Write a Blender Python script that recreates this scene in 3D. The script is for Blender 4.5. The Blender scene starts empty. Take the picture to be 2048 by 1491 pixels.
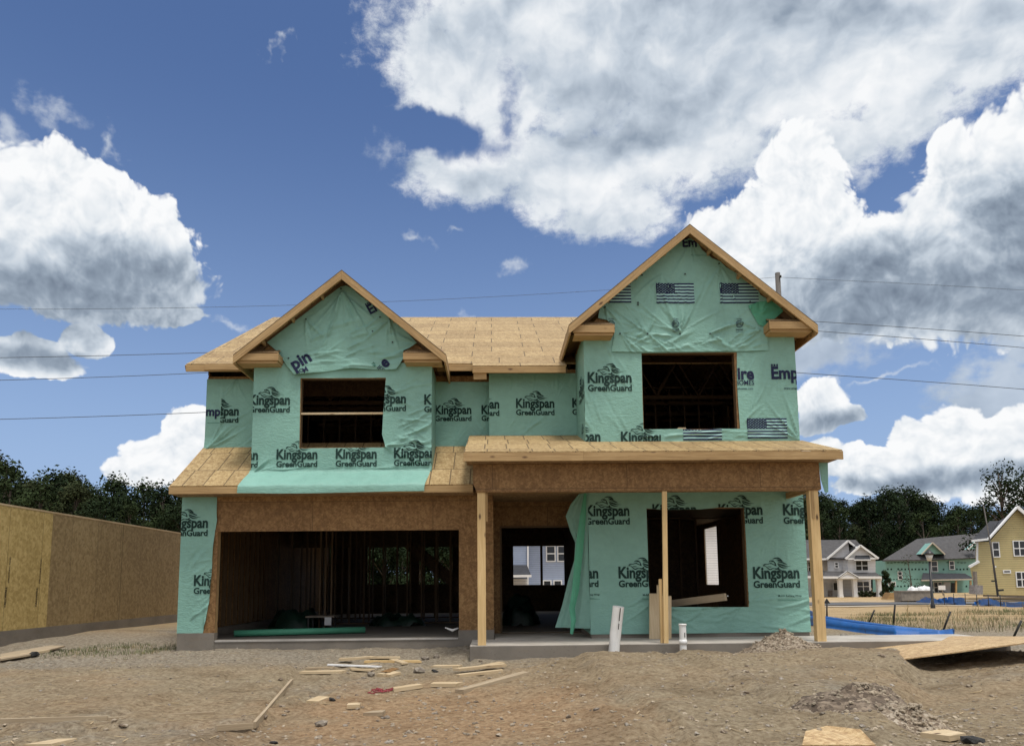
import bpy, bmesh, math, random
import numpy as np
from math import sin, cos, pi, radians, sqrt, atan2, asin
from mathutils import Vector, Matrix
random.seed(7)
scene = bpy.context.scene
COL = scene.collection

# ------------------------------------------------------------------ camera
F, PX, PY, CAMZ = 1500.0, 1024.0, 985.0, 1.5          # focal length and principal point in photo pixels
YAW, PIT, ROLL = radians(1.5), radians(6.9), radians(0.55)
fw = Vector((sin(YAW)*cos(PIT), cos(YAW)*cos(PIT), sin(PIT)))
_r0 = Vector((cos(YAW), -sin(YAW), 0)); _u0 = _r0.cross(fw)
rt = cos(ROLL)*_r0 - sin(ROLL)*_u0; up = cos(ROLL)*_u0 + sin(ROLL)*_r0
cam = bpy.data.cameras.new('camera')
cam.sensor_width = 36.0; cam.lens = F/2048*36.0
cam.shift_y = (PY-745.5)/2048
cam.clip_end = 3000; cam.clip_start = 0.05
camo = bpy.data.objects.new('camera', cam); COL.objects.link(camo)
m = Matrix((rt, up, -fw)).transposed().to_4x4(); m.translation = (0, 0, CAMZ)
camo.matrix_world = m
scene.camera = camo

def ray(x, y): return rt*((x-PX)/F) + up*((PY-y)/F) + fw
def atY(x, y, Y):
    d = ray(x, y); p = d*(Y/d.y); return Vector((p.x, Y, p.z+CAMZ))
def atZ(x, y, Z):
    d = ray(x, y); p = d*((Z-CAMZ)/d.z); return Vector((p.x, p.y, Z))
def azel(x, y):
    d = ray(x, y).normalized(); return atan2(d.x, d.y), asin(d.z)

# ------------------------------------------------------------------ world, sun, exposure
SUN_EL, SUN_AZ = radians(72), radians(150)             # azimuth from +Y towards +X: nearly overhead, a little to the viewer's side, behind thin cloud
scene.view_settings.view_transform = 'Standard'
scene.view_settings.look = 'None'
scene.view_settings.exposure = 0.0
scene.view_settings.gamma = 1.0
sun = bpy.data.lights.new('sun', 'SUN'); sun.energy = 2.6; sun.angle = radians(12); sun.color = (1, .95, .87)
suno = bpy.data.objects.new('sun', sun); COL.objects.link(suno)
sd = Vector((sin(SUN_AZ)*cos(SUN_EL), cos(SUN_AZ)*cos(SUN_EL), sin(SUN_EL)))
suno.rotation_euler = sd.to_track_quat('Z', 'Y').to_euler(); suno.location = (0, 0, 60)
world = bpy.data.worlds.new('World'); scene.world = world; world.use_nodes = True
def build_world():
    nt = world.node_tree; N = nt.nodes; L = nt.links; N.clear()
    def node(t, **k):
        n = N.new(t)
        for a, b in k.items(): setattr(n, a, b)
        return n
    def setin(sock, v):
        if isinstance(v, bpy.types.NodeSocket): L.new(v, sock)
        else: sock.default_value = v
    def M(op, a, b=None, c=None, clamp=False):
        n = node('ShaderNodeMath', operation=op, use_clamp=clamp)
        setin(n.inputs[0], a)
        if b is not None: setin(n.inputs[1], b)
        if c is not None: setin(n.inputs[2], c)
        return n.outputs[0]
    def V(op, a, b=None, out=0):
        n = node('ShaderNodeVectorMath', operation=op)
        setin(n.inputs[0], a)
        if b is not None: setin(n.inputs[1], b)
        return n.outputs[out]
    def ramp(x, a, b, smooth=True):
        n = node('ShaderNodeMapRange', interpolation_type='SMOOTHSTEP' if smooth else 'LINEAR')
        setin(n.inputs[0], x); n.inputs[1].default_value = a; n.inputs[2].default_value = b
        return n.outputs[0]
    def mix(f, a, b):
        n = node('ShaderNodeMix', data_type='RGBA'); setin(n.inputs[0], f); setin(n.inputs[6], a); setin(n.inputs[7], b)
        return n.outputs[2]
    def xyz(x, y, z=0.0):
        n = node('ShaderNodeCombineXYZ'); setin(n.inputs[0], x); setin(n.inputs[1], y); setin(n.inputs[2], z); return n.outputs[0]
    def noise(v, sc, det=8, rough=.55, lac=2.0, dist=0.0):
        n = node('ShaderNodeTexNoise', noise_dimensions='3D')
        setin(n.inputs['Vector'], v); n.inputs['Scale'].default_value = sc; n.inputs['Detail'].default_value = det
        n.inputs['Roughness'].default_value = rough; n.inputs['Lacunarity'].default_value = lac; n.inputs['Distortion'].default_value = dist
        return n.outputs['Fac'], n.outputs['Color']
    def voro(v, sc, det=3, rough=.5):
        n = node('ShaderNodeTexVoronoi', feature='SMOOTH_F1', voronoi_dimensions='2D'); n.normalize = True
        setin(n.inputs['Vector'], v); n.inputs['Scale'].default_value = sc; n.inputs['Detail'].default_value = det
        n.inputs['Roughness'].default_value = rough; n.inputs['Smoothness'].default_value = .35
        return n.outputs['Distance']
    tc = node('ShaderNodeTexCoord'); sep = node('ShaderNodeSeparateXYZ'); L.new(tc.outputs['Generated'], sep.inputs[0])
    az = M('ARCTAN2', sep.outputs[0], sep.outputs[1]); el = M('ARCSINE', sep.outputs[2])
    P = xyz(az, el)                                              # azimuth and elevation: fixed to the world
    def field(P, blobs):
        acc = None
        for (x, y, rx, ry) in blobs:
            a, e = azel(x, y)
            d = V('MULTIPLY', V('SUBTRACT', P, (a, e, 0)), (1500.0/rx, 1500.0/ry, 0))
            v = M('SUBTRACT', 1.0, V('LENGTH', d, out=1))
            if acc is None: acc = v
            else: acc = M('SMOOTH_MAX', acc, v, .12)
        return acc
    sky = node('ShaderNodeTexSky', sky_type='NISHITA', sun_disc=False, sun_elevation=SUN_EL, sun_rotation=SUN_AZ)
    sky.air_density = 1.0; sky.dust_density = .6; sky.ozone_density = 1.6; sky.altitude = 200
    skyc = V('MULTIPLY', sky.outputs[0], SKY_TINT)
    lowe = M('DIVIDE', M('SUBTRACT', .66, el), .66); lowe = M('MULTIPLY', M('POWER', M('MAXIMUM', lowe, 0.0), 2.0), 1.35, clamp=True)
    skyc = mix(M('MULTIPLY', lowe, .92), skyc, tuple(x/WORLD_STRENGTH for x in (.35, .49, .74))+(1,))
    # ---------------- layer A: broad high sheet of cloud, soft ragged edges
    _, w1 = noise(P, 5.0, 4, .6); _, w2 = noise(P, 17.0, 4, .6)
    W1 = V('SUBTRACT', w1, (.5, .5, .5)); W2 = V('SUBTRACT', w2, (.5, .5, .5))
    PW = V('ADD', P, V('MULTIPLY', W1, (.10, .07, 0)))
    PH = V('ADD', V('ADD', P, V('MULTIPLY', W1, (.16, .12, 0))), V('MULTIPLY', W2, (.10, .08, 0)))
    A = [(870, 110, 130, 110), (1000, 50, 240, 190), (1010, 180, 170, 130), (1250, 60, 420, 260), (1180, 330, 300, 110), (930, 350, 150, 80),
         (1240, 410, 150, 70), (1400, 205, 300, 150), (1700, 120, 400, 165), (2000, 10, 330, 150), (1680, 285, 120, 60), (1500, -250, 900, 380),
         (1800, 230, 150, 80)]
    A2 = [(1620, 680, 260, 75), (1900, 600, 200, 100), (2010, 760, 90, 90), (2040, 690, 110, 60), (1990, 830, 120, 70)]
    Ah = [(905, 272, 60, 48), (840, 232, 75, 30)]
    Ah2 = [(1025, 225, 40, 62), (1000, 285, 52, 34)]
    Wl = [(812, 492, 40, 22), (895, 492, 30, 18), (1020, 540, 50, 24), (940, 618, 60, 22), (110, 200, 80, 34), (30, 255, 90, 30), (10, 295, 60, 30),
         (225, 265, 26, 55), (575, 68, 26, 20), (850, 15, 55, 30), (465, 665, 70, 20), (1750, 770, 150, 12), (780, 280, 70, 70), (1690, 360, 40, 40), (1500, 385, 60, 30)]
    nA, _ = noise(V('MULTIPLY', P, (1, 1.35, 1)), 9.0, 9, .62)
    nA2, _ = noise(V('ADD', V('MULTIPLY', P, (1, 1.5, 1)), V('MULTIPLY', W2, (.03, .03, 0))), 38.0, 6, .66)
    nmix = M('ADD', M('MULTIPLY', M('SUBTRACT', nA, .5), 1.2), M('MULTIPLY', M('SUBTRACT', nA2, .5), .75))
    fA = M('SUBTRACT', field(PW, A), M('MULTIPLY', ramp(M('ADD', field(PH, Ah), M('MULTIPLY', nmix, 1.0)), -.6, .6), .55))
    gap = M('MAXIMUM', ramp(M('ADD', field(PH, Ah2), M('MULTIPLY', nmix, 2.2)), -.1, 1.3), M('MULTIPLY', ramp(M('ADD', field(PH, Ah), M('MULTIPLY', nmix, 1.6)), -.4, .9), .9))
    dA = M('MULTIPLY', M('MULTIPLY', ramp(M('ADD', fA, nmix), -.04, .46), .97), M('SUBTRACT', 1.0, M('MULTIPLY', gap, .85)))
    dA2 = M('MULTIPLY', ramp(M('ADD', field(PH, A2), nmix), .05, .65), .80)
    dW = M('MULTIPLY', ramp(M('ADD', M('SUBTRACT', field(PH, Wl), .28), M('MULTIPLY', nmix, 1.5)), .0, 1.0), .62)
    # light: brighter towards ragged thin edges, greyer where the sheet is thick
    nA0, _ = noise(V('MULTIPLY', PW, (1, 1.35, 1)), 6.5, 5, .52)
    nB, _ = noise(V('MULTIPLY', V('ADD', PW, (-.006, .022, 0)), (1, 1.35, 1)), 6.5, 5, .52)
    relA = M('SUBTRACT', nA0, nB)
    darkA = field(PW, [(1330, 90, 330, 190), (1500, 20, 260, 140), (1270, 250, 220, 90), (1700, 30, 160, 90)])
    sA = M('ADD', M('ADD', .80, M('MULTIPLY', relA, 1.5)), M('MULTIPLY', ramp(darkA, -.2, .9), -.20))
    sA = M('ADD', sA, M('MULTIPLY', M('SUBTRACT', nA2, .5), .07))
    sA2 = M('ADD', .60, M('MULTIPLY', relA, .8))
    # ---------------- layer B: cumulus with billowed edges, bright crowns and grey bases
    B = [(140, 440, 170, 100), (30, 460, 150, 90), (225, 482, 148, 96), (110, 545, 240, 66), (320, 560, 88, 62), (362, 606, 55, 30), (50, 712, 85, 32),
         (165, 672, 42, 30), (330, 905, 62, 42), (385, 862, 55, 48), (285, 938, 62, 32), (430, 900, 75, 70), (400, 930, 90, 50),
         (1605, 375, 82, 100), (1565, 490, 160, 105), (1450, 490, 90, 65), (1700, 570, 330, 100), (1865, 480, 95, 85), (1905, 350, 48, 70), (1965, 410, 110, 110),
         (2050, 350, 110, 115), (2060, 560, 220, 90), (1860, 570, 200, 80),
         (1635, 800, 52, 34), (1660, 825, 62, 22), (1640, 905, 60, 40), (1700, 915, 45, 38), (1755, 930, 62, 36), (1822, 872, 32, 46), (1845, 905, 45, 40), (1905, 862, 52, 54), (1950, 905, 75, 60), (2010, 940, 90, 50), (2045, 885, 60, 66), (1850, 950, 150, 38)]
    _, wc = noise(P, 11.0, 2, .5); wB = V('MULTIPLY', V('SUBTRACT', wc, (.5, .5, .5)), (.05, .05, 0))
    def dens(P, det, full=True):
        Pw = V('ADD', P, wB)
        v = voro(Pw, 15.0, det, .6); v2 = voro(Pw, 52.0, 2, .6)
        lump = M('ADD', M('MULTIPLY', M('SUBTRACT', .40, v), .70), M('MULTIPLY', M('SUBTRACT', .40, v2), .44))
        if not full: return lump
        n, _ = noise(Pw, 46.0, 4, .55)
        return M('ADD', M('ADD', field(Pw, B), lump), M('MULTIPLY', M('SUBTRACT', n, .5), .32)), lump
    d0, l0 = dens(P, 2)
    l1 = dens(V('ADD', P, (-.006, .016, 0)), 2, False)
    aB = ramp(d0, .02, .16)
    # crowns catch the light, the parts below a lump fall into soft grey
    relB = M('MAXIMUM', M('MINIMUM', M('SUBTRACT', l0, l1), .22), -.22)
    darkB = field(PW, [(130, 605, 320, 72), (50, 645, 170, 48), (270, 545, 150, 60), (1790, 610, 420, 78), (2040, 585, 260, 95), (2040, 455, 110, 85), (1720, 545, 170, 55),
                       (1650, 845, 90, 26), (1800, 955, 260, 22), (60, 720, 120, 26)])
    core = ramp(d0, .1, 1.0)
    sB = M('ADD', .97, M('MULTIPLY', relB, .8))
    n3, _ = noise(PW, 10.0, 6, .55)
    sB = M('SUBTRACT', sB, M('MULTIPLY', ramp(M('ADD', darkB, M('MULTIPLY', M('SUBTRACT', n3, .5), .75)), -.6, .85), .56))
    sB = M('SUBTRACT', sB, M('MULTIPLY', core, .07))
    def cloudcol(s):
        r = node('ShaderNodeValToRGB'); setin(r.inputs[0], s); cr = r.color_ramp
        cr.elements[0].position = .18; cr.elements[0].color = (.17, .215, .285, 1)
        cr.elements[1].position = 1.0; cr.elements[1].color = (.96, .97, .98, 1)
        for p, c in ((.42, (.30, .365, .45, 1)), (.66, (.56, .63, .71, 1)), (.84, (.80, .84, .88, 1))):
            e = cr.elements.new(p); e.color = c
        return r.outputs[0]
    K = 1.0/WORLD_STRENGTH
    def scale(c): return V('MULTIPLY', c, (K, K, K))
    c = mix(dW, skyc, scale(cloudcol(.80)))
    c = mix(dA, c, scale(cloudcol(sA)))
    c = mix(dA2, c, scale(cloudcol(sA2)))
    c = mix(aB, c, scale(cloudcol(sB)))
    # pale band at the horizon
    hz = ramp(el, .10, -.02); c = mix(M('MULTIPLY', hz, .25), c, (.42*K, .53*K, .70*K, 1))
    # unseen sky overhead and behind the viewer: bright cumulus added to light the facade
    rest = M('MAXIMUM', ramp(M('ABSOLUTE', az), .74, 1.05), ramp(el, .72, .98))
    nR, _ = noise(P, 2.2, 8, .58); nR2, _ = noise(V('ADD', P, (0, .05, 0)), 3.5, 7, .6)
    aR = M('MULTIPLY', ramp(nR, .36, .50), rest)
    br = M('ADD', .55, M('MULTIPLY', nR2, .9))
    ahead = ramp(sep.outputs[1], .6, -.3)
    br = M('MULTIPLY', br, M('ADD', .78, M('MULTIPLY', ramp(el, .5, 1.2), .55)))
    c = mix(aR, c, scale(xyz(br, M('MULTIPLY', br, 1.01), M('MULTIPLY', br, 1.03))))
    bg = node('ShaderNodeBackground'); L.new(c, bg.inputs[0]); bg.inputs[1].default_value = WORLD_STRENGTH
    out = node('ShaderNodeOutputWorld'); L.new(bg.outputs[0], out.inputs[0])
WORLD_STRENGTH = .10
SKY_TINT = (.84, .95, 1.17)
world.cycles.sampling_method = 'MANUAL'; world.cycles.sample_map_resolution = 512
scene.cycles.use_adaptive_sampling = True; scene.cycles.adaptive_threshold = .015; scene.cycles.adaptive_min_samples = 6
build_world()
# ------------------------------------------------------------------ materials
MATS = {}
class NB:
    """small node builder for one material"""
    def __init__(s, name):
        s.m = bpy.data.materials.new(name); s.m.use_nodes = True; s.t = s.m.node_tree; s.t.nodes.clear()
        s.out = s.t.nodes.new('ShaderNodeOutputMaterial'); s.p = s.t.nodes.new('ShaderNodeBsdfPrincipled')
        s.t.links.new(s.p.outputs[0], s.out.inputs[0]); MATS[name] = s.m
    def n(s, t, **k):
        x = s.t.nodes.new(t)
        for a, b in k.items(): setattr(x, a, b)
        return x
    def set(s, sock, v):
        if isinstance(v, bpy.types.NodeSocket): s.t.links.new(v, sock)
        else: sock.default_value = v
    def coord(s, kind='Object', scale=(1, 1, 1), rot=(0, 0, 0), loc=(0, 0, 0)):
        c = s.n('ShaderNodeTexCoord'); mp = s.n('ShaderNodeMapping'); s.t.links.new(c.outputs[kind], mp.inputs[0])
        mp.inputs['Scale'].default_value = scale; mp.inputs['Rotation'].default_value = rot; mp.inputs['Location'].default_value = loc
        return mp.outputs[0]
    def noise(s, v, sc, det=5, rough=.55, dist=0):
        x = s.n('ShaderNodeTexNoise'); s.set(x.inputs['Vector'], v); x.inputs['Scale'].default_value = sc
        x.inputs['Detail'].default_value = det; x.inputs['Roughness'].default_value = rough; x.inputs['Distortion'].default_value = dist
        return x.outputs['Fac']
    def voro(s, v, sc, feature='F1', out='Distance', rnd=1.0):
        x = s.n('ShaderNodeTexVoronoi', feature=feature); s.set(x.inputs['Vector'], v); x.inputs['Scale'].default_value = sc
        x.inputs['Randomness'].default_value = rnd
        return x.outputs[out]
    def ramp(s, x, *stops):
        r = s.n('ShaderNodeValToRGB'); s.set(r.inputs[0], x); cr = r.color_ramp
        cr.elements[0].position = stops[0][0]; cr.elements[0].color = (*stops[0][1], 1)
        cr.elements[1].position = stops[-1][0]; cr.elements[1].color = (*stops[-1][1], 1)
        for p, c in stops[1:-1]:
            e = cr.elements.new(p); e.color = (*c, 1)
        return r.outputs[0]
    def fac(s, x, a, b):
        r = s.n('ShaderNodeMapRange'); s.set(r.inputs[0], x); r.inputs[1].default_value = a; r.inputs[2].default_value = b; return r.outputs[0]
    def mix(s, f, a, b, mode='MIX'):
        x = s.n('ShaderNodeMix', data_type='RGBA', blend_type=mode)
        s.set(x.inputs[0], f)
        for i, v in ((6, a), (7, b)): s.set(x.inputs[i], (*v, 1) if isinstance(v, tuple) and len(v) == 3 else v)
        return x.outputs[2]
    def math(s, op, a, b=0.0):
        x = s.n('ShaderNodeMath', operation=op); s.set(x.inputs[0], a); s.set(x.inputs[1], b); return x.outputs[0]
    def bump(s, h, strength=.3, dist=.01, normal=None):
        b = s.n('ShaderNodeBump'); s.set(b.inputs['Height'], h); b.inputs['Strength'].default_value = strength; b.inputs['Distance'].default_value = dist
        if normal: s.t.links.new(normal, b.inputs['Normal'])
        s.t.links.new(b.outputs[0], s.p.inputs['Normal']); return b.outputs[0]
    def col(s, c): s.set(s.p.inputs['Base Color'], (*c, 1) if isinstance(c, tuple) and len(c) == 3 else c)
    def rough(s, r): s.set(s.p.inputs['Roughness'], r)

def plain(name, c, rough=.7, metallic=0.0, var=.15, sc=6.0, bump=0.0):
    b = NB(name); v = b.coord()
    n = b.noise(v, sc, 6, .6)
    d = tuple(x*(1-var) for x in c); l = tuple(min(1, x*(1+var)) for x in c)
    b.col(b.ramp(n, (.3, d), (.7, l))); b.rough(rough); b.p.inputs['Metallic'].default_value = metallic
    if bump: b.bump(n, bump, .02)
    return b.m

def osb(name, dark, mid, light, seams=None, stretch=(1, 1)):
    """strand board: random flakes, optional panel seams (panel width, row height, gap)"""
    b = NB(name); uv = b.coord('UV')
    w = b.n('ShaderNodeTexNoise'); b.set(w.inputs['Vector'], uv); w.inputs['Scale'].default_value = 9
    base = None
    for ang, sc in ((.35, 1.0), (-.75, 1.25), (1.4, .85)):
        v0 = b.coord('UV', rot=(0, 0, ang)); mp = b.n('ShaderNodeMapping'); b.t.links.new(v0, mp.inputs[0])
        mp.inputs['Scale'].default_value = (10*sc*stretch[0], 36*sc*stretch[1], 1); mp.inputs['Location'].default_value = (ang*3, sc, 0); v = mp.outputs[0]
        c = b.voro(v, 1.0, out='Color'); s = b.n('ShaderNodeSeparateColor'); b.t.links.new(c, s.inputs[0])
        base = s.outputs[0] if base is None else b.math('ADD', base, s.outputs[0])
    base = b.math('MULTIPLY', base, 1/3)
    big = b.noise(uv, .9, 4, .6)
    f = b.math('ADD', base, b.math('MULTIPLY', b.math('SUBTRACT', big, .5), .45))
    colr = b.ramp(f, (.22, dark), (.5, mid), (.80, light))
    fine = b.noise(uv, 120, 3, .6)
    colr = b.mix(b.fac(fine, .56, .70), colr, tuple(x*.55 for x in dark))
    if seams:
        # every panel its own slight tone, dark joints between the panels
        br = b.n('ShaderNodeTexBrick'); b.set(br.inputs['Vector'], uv)
        br.inputs['Color1'].default_value = (0, 0, 0, 1); br.inputs['Color2'].default_value = (1, 1, 1, 1); br.inputs['Mortar'].default_value = (.5, .5, .5, 1)
        br.inputs['Scale'].default_value = 1; br.inputs['Mortar Size'].default_value = seams[2]; br.inputs['Mortar Smooth'].default_value = 0
        br.inputs['Brick Width'].default_value = seams[0]; br.inputs['Row Height'].default_value = seams[1]; br.offset = seams[3] if len(seams) > 3 else .5
        tone = b.ramp(br.outputs['Color'], (0, (.86, .84, .82)), (1, (1.08, 1.08, 1.08)))
        colr = b.mix(1.0, colr, tone, 'MULTIPLY')
        colr = b.mix(br.outputs['Fac'], colr, tuple(x*.45 for x in dark))
    b.col(colr); b.rough(.72); b.bump(base, .12, .004)
    return b.m

def lumber(name, dark, mid, light, knots=True):
    b = NB(name)
    v = b.coord('UV', scale=(.55, 9, 1)); g = b.noise(v, 2.4, 6, .62, 1.2)
    v2 = b.coord('UV', scale=(1.6, 70, 1)); g2 = b.noise(v2, 1.5, 3, .6)
    colr = b.ramp(b.math('ADD', b.math('MULTIPLY', g, .72), b.math('MULTIPLY', g2, .28)), (.32, dark), (.5, mid), (.68, light))
    lo = b.noise(b.coord('UV', scale=(.8, .8, 1)), 1.1, 3, .5)
    colr = b.mix(b.fac(lo, .45, .75), colr, b.mix(1.0, colr, (.84, .80, .74), 'MULTIPLY'))
    if knots:
        kv = b.coord('UV', scale=(2.3, 5.5, 1)); d = b.voro(kv, 1.0)
        kc = b.voro(kv, 1.0, out='Color'); s = b.n('ShaderNodeSeparateColor'); b.t.links.new(kc, s.inputs[0])
        k = b.math('MULTIPLY', b.fac(d, .17, .07), b.math('GREATER_THAN', s.outputs[0], .38))
        colr = b.mix(k, colr, (.10, .05, .022))
    b.col(colr); b.rough(.75); b.bump(g2, .12, .004)
    return b.m

def siding(name, c, step, axis='Z', rough=.6):
    """lap siding: a saw profile up the wall in the bump, a thin dark line in each lap"""
    b = NB(name); co = b.n('ShaderNodeTexCoord'); s = b.n('ShaderNodeSeparateXYZ'); b.t.links.new(co.outputs['Object'], s.inputs[0])
    f = b.math('FRACT', b.math('DIVIDE', s.outputs[2], step))
    n = b.noise(b.coord(), 1.2, 4, .6)
    cc = b.ramp(n, (.3, tuple(x*.93 for x in c)), (.7, tuple(min(1, x*1.05) for x in c)))
    cc = b.mix(b.fac(f, .20, .05), cc, tuple(x*.42 for x in c))
    b.col(cc); b.rough(rough)
    b.bump(f, .6, step*.12)
    return b.m

# ------------------------------------------------------------------ mesh collecting
ORG = {}
class MB:
    def __init__(s): s.v = []; s.f = []; s.uv = []; s.mi = []; s.sm = []
    def face(s, pts, uv, mi=0, smooth=False):
        i = len(s.v); s.v += [Vector(p) for p in pts]; s.f.append(tuple(range(i, i+len(pts)))); s.uv.append(uv); s.mi.append(mi); s.sm.append(smooth)
    def poly(s, pts, mi=0, udir=None, off=(0, 0)):
        pts = [Vector(p) for p in pts]
        n = Vector((0, 0, 0))
        for i in range(len(pts)):
            a, b = pts[i], pts[(i+1) % len(pts)]; n += a.cross(b)
        n.normalize()
        if udir is None: u = Vector((n.y, -n.x, 0)) if abs(n.z) < .995 else Vector((1, 0, 0))
        else: u = Vector(udir)
        u = (u - n*u.dot(n)).normalized()
        if u.x < -.01 or (abs(u.x) < .01 and u.y < 0): u = -u
        w = n.cross(u)
        if w.z < -1e-3: w = -w
        s.face(pts, [(p.dot(u)+off[0], p.dot(w)+off[1]) for p in pts], mi)
    def hexa(s, c, mi=0, udir=None, off=(0, 0), skip=()):
        """c: 8 corners, bottom ring then top ring"""
        q = [(3, 2, 1, 0), (4, 5, 6, 7), (0, 1, 5, 4), (1, 2, 6, 5), (2, 3, 7, 6), (3, 0, 4, 7)]
        for k, f in enumerate(q):
            if k not in skip: s.poly([c[i] for i in f], mi, udir, off)
    def box(s, x0, x1, y0, y1, z0, z1, mi=0, off=None):
        d = (x1-x0, y1-y0, z1-z0); k = d.index(max(d)); ud = [(1, 0, 0), (0, 1, 0), (0, 0, 1)][k]
        if off is None: off = (random.uniform(0, 50), random.uniform(0, 50))
        s.hexa([(x0, y0, z0), (x1, y0, z0), (x1, y1, z0), (x0, y1, z0), (x0, y0, z1), (x1, y0, z1), (x1, y1, z1), (x0, y1, z1)], mi, ud, off)
    def beam(s, a, b, w, h, upv=(0, 0, 1), mi=0, off=None):
        """a bar from a to b, w wide across, h deep along upv (the axis runs through the middle)"""
        a, b = Vector(a), Vector(b); d = (b-a).normalized(); x = d.cross(Vector(upv))
        if x.length < 1e-4: x = d.cross(Vector((0, 1, 0)))
        x.normalize(); y = x.cross(d).normalized()
        if off is None: off = (random.uniform(0, 50), random.uniform(0, 50))
        c = []
        for p in (a, b):
            c += [p-x*w/2-y*h/2, p+x*w/2-y*h/2, p+x*w/2+y*h/2, p-x*w/2+y*h/2]
        s.hexa(c, mi, d, off)
    def slab(s, pts, t, mi=0, udir=None, off=(0, 0)):
        """polygon extruded by vector t (away from its front)"""
        pts = [Vector(p) for p in pts]; t = Vector(t); bk = [p+t for p in pts]
        s.poly(pts, mi, udir, off); s.poly(bk[::-1], mi, udir, off)
        for i in range(len(pts)):
            j = (i+1) % len(pts); s.poly([pts[i], bk[i], bk[j], pts[j]], mi, udir, off)
    def tube(s, path, r, n=8, mi=0, cap=True):
        path = [Vector(p) for p in path]; rs = r if isinstance(r, (list, tuple)) else [r]*len(path)
        rings = []; L = 0
        for i, p in enumerate(path):
            d = (path[min(i+1, len(path)-1)]-path[max(i-1, 0)]).normalized()
            x = d.cross(Vector((0, 0, 1)))
            if x.length < .05: x = d.cross(Vector((0, 1, 0)))
            x.normalize(); y = x.cross(d)
            rings.append([p+(x*cos(2*pi*k/n)+y*sin(2*pi*k/n))*rs[i] for k in range(n)])
        for i in range(len(path)-1):
            l = (path[i+1]-path[i]).length
            for k in range(n):
                j = (k+1) % n; c = 2*pi*rs[i]
                s.face([rings[i][k], rings[i][j], rings[i+1][j], rings[i+1][k]], [(L, c*k/n), (L, c*(k+1)/n), (L+l, c*(k+1)/n), (L+l, c*k/n)], mi, True)
            L += l
        if cap:
            s.face(rings[0][::-1], [(0, 0)]*n, mi); s.face(rings[-1], [(0, 0)]*n, mi)
    def grid(s, fn, nu, nv, mi=0, smooth=True):
        P = [[Vector(fn(i/nu, j/nv)) for i in range(nu+1)] for j in range(nv+1)]
        for j in range(nv):
            for i in range(nu):
                a = [P[j][i], P[j][i+1], P[j+1][i+1], P[j+1][i]]
                s.face(a, [(p.x, p.z) for p in a], mi, smooth)
    def rock(s, c, r, seed=0, flat=.65, mi=0):
        rr = random.Random(seed); c = Vector(c)
        ico = _ico(); rot = Matrix.Rotation(rr.uniform(0, 6.28), 3, 'Z') @ Matrix.Rotation(rr.uniform(-.4, .4), 3, 'X')
        st = (rr.uniform(.7, 1.3), rr.uniform(.7, 1.2), flat*rr.uniform(.7, 1.2))
        vs = []
        for v in ico[0]:
            k = r*rr.uniform(.72, 1.15); vs.append(c + rot @ Vector((v.x*st[0]*k, v.y*st[1]*k, v.z*st[2]*k)))
        for f in ico[1]:
            s.face([vs[i] for i in f], [(0, 0), (1, 0), (1, 1)], mi)
_I = []
def _ico():
    if not _I:
        bm = bmesh.new(); bmesh.ops.create_icosphere(bm, subdivisions=1, radius=1)
        bm.verts.ensure_lookup_table(); _I.append([v.co.copy() for v in bm.verts]); _I.append([tuple(v.index for v in f.verts) for f in bm.faces]); bm.free()
    return _I

def mk(name, mb, mats, parent=None, origin=None, weld=False):
    if not isinstance(mats, (list, tuple)): mats = [mats]
    if parent is not None: org = ORG[parent.name]
    elif origin is not None: org = Vector(origin)
    else:
        xs = [v.x for v in mb.v]; ys = [v.y for v in mb.v]; zs = [v.z for v in mb.v]
        org = Vector(((min(xs)+max(xs))/2, (min(ys)+max(ys))/2, min(zs)))
    me = bpy.data.meshes.new(name)
    me.from_pydata([tuple(v-org) for v in mb.v], [], mb.f)
    ul = me.uv_layers.new(name='UVMap'); flat = [c for f in mb.uv for p in f for c in p]
    ul.data.foreach_set('uv', flat)
    me.polygons.foreach_set('material_index', mb.mi)
    me.polygons.foreach_set('use_smooth', mb.sm)
    for m_ in mats: me.materials.append(MATS[m_] if isinstance(m_, str) else m_)
    if weld or any(mb.sm):
        bm = bmesh.new(); bm.from_mesh(me); bmesh.ops.remove_doubles(bm, verts=bm.verts, dist=1e-5); bm.to_mesh(me); bm.free()
    me.update()
    o = bpy.data.objects.new(name, me); COL.objects.link(o); ORG[o.name] = org
    if parent is not None: o.parent = parent
    else: o.location = org
    return o
def empty(name, loc, label=None, cat=None, group=None):
    o = bpy.data.objects.new(name, None); COL.objects.link(o); o.location = loc; o.empty_display_size = .2; ORG[o.name] = Vector(loc)
    if label: tag(o, label, cat, group)
    return o
def tag(o, label=None, cat=None, group=None, kind=None):
    if label: o['label'] = label
    if cat: o['category'] = cat
    if group: o['group'] = group
    if kind: o['kind'] = kind
    return o
def kids(o): return [c for c in bpy.data.objects if c.parent == o]
def dup(o, loc=None, rz=None, sc=None, label=None, parent=None, _k=None):
    c = o.copy(); COL.objects.link(c); ORG[c.name] = ORG[o.name].copy()
    if parent is not None: c.parent = parent
    if loc is not None: c.location = loc
    if rz is not None: c.rotation_euler = (0, 0, rz)
    if sc is not None: c.scale = sc if isinstance(sc, (tuple, list)) else (sc, sc, sc)
    if label: c['label'] = label
    for ch in kids(o): dup(ch, parent=c)
    return c

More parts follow.
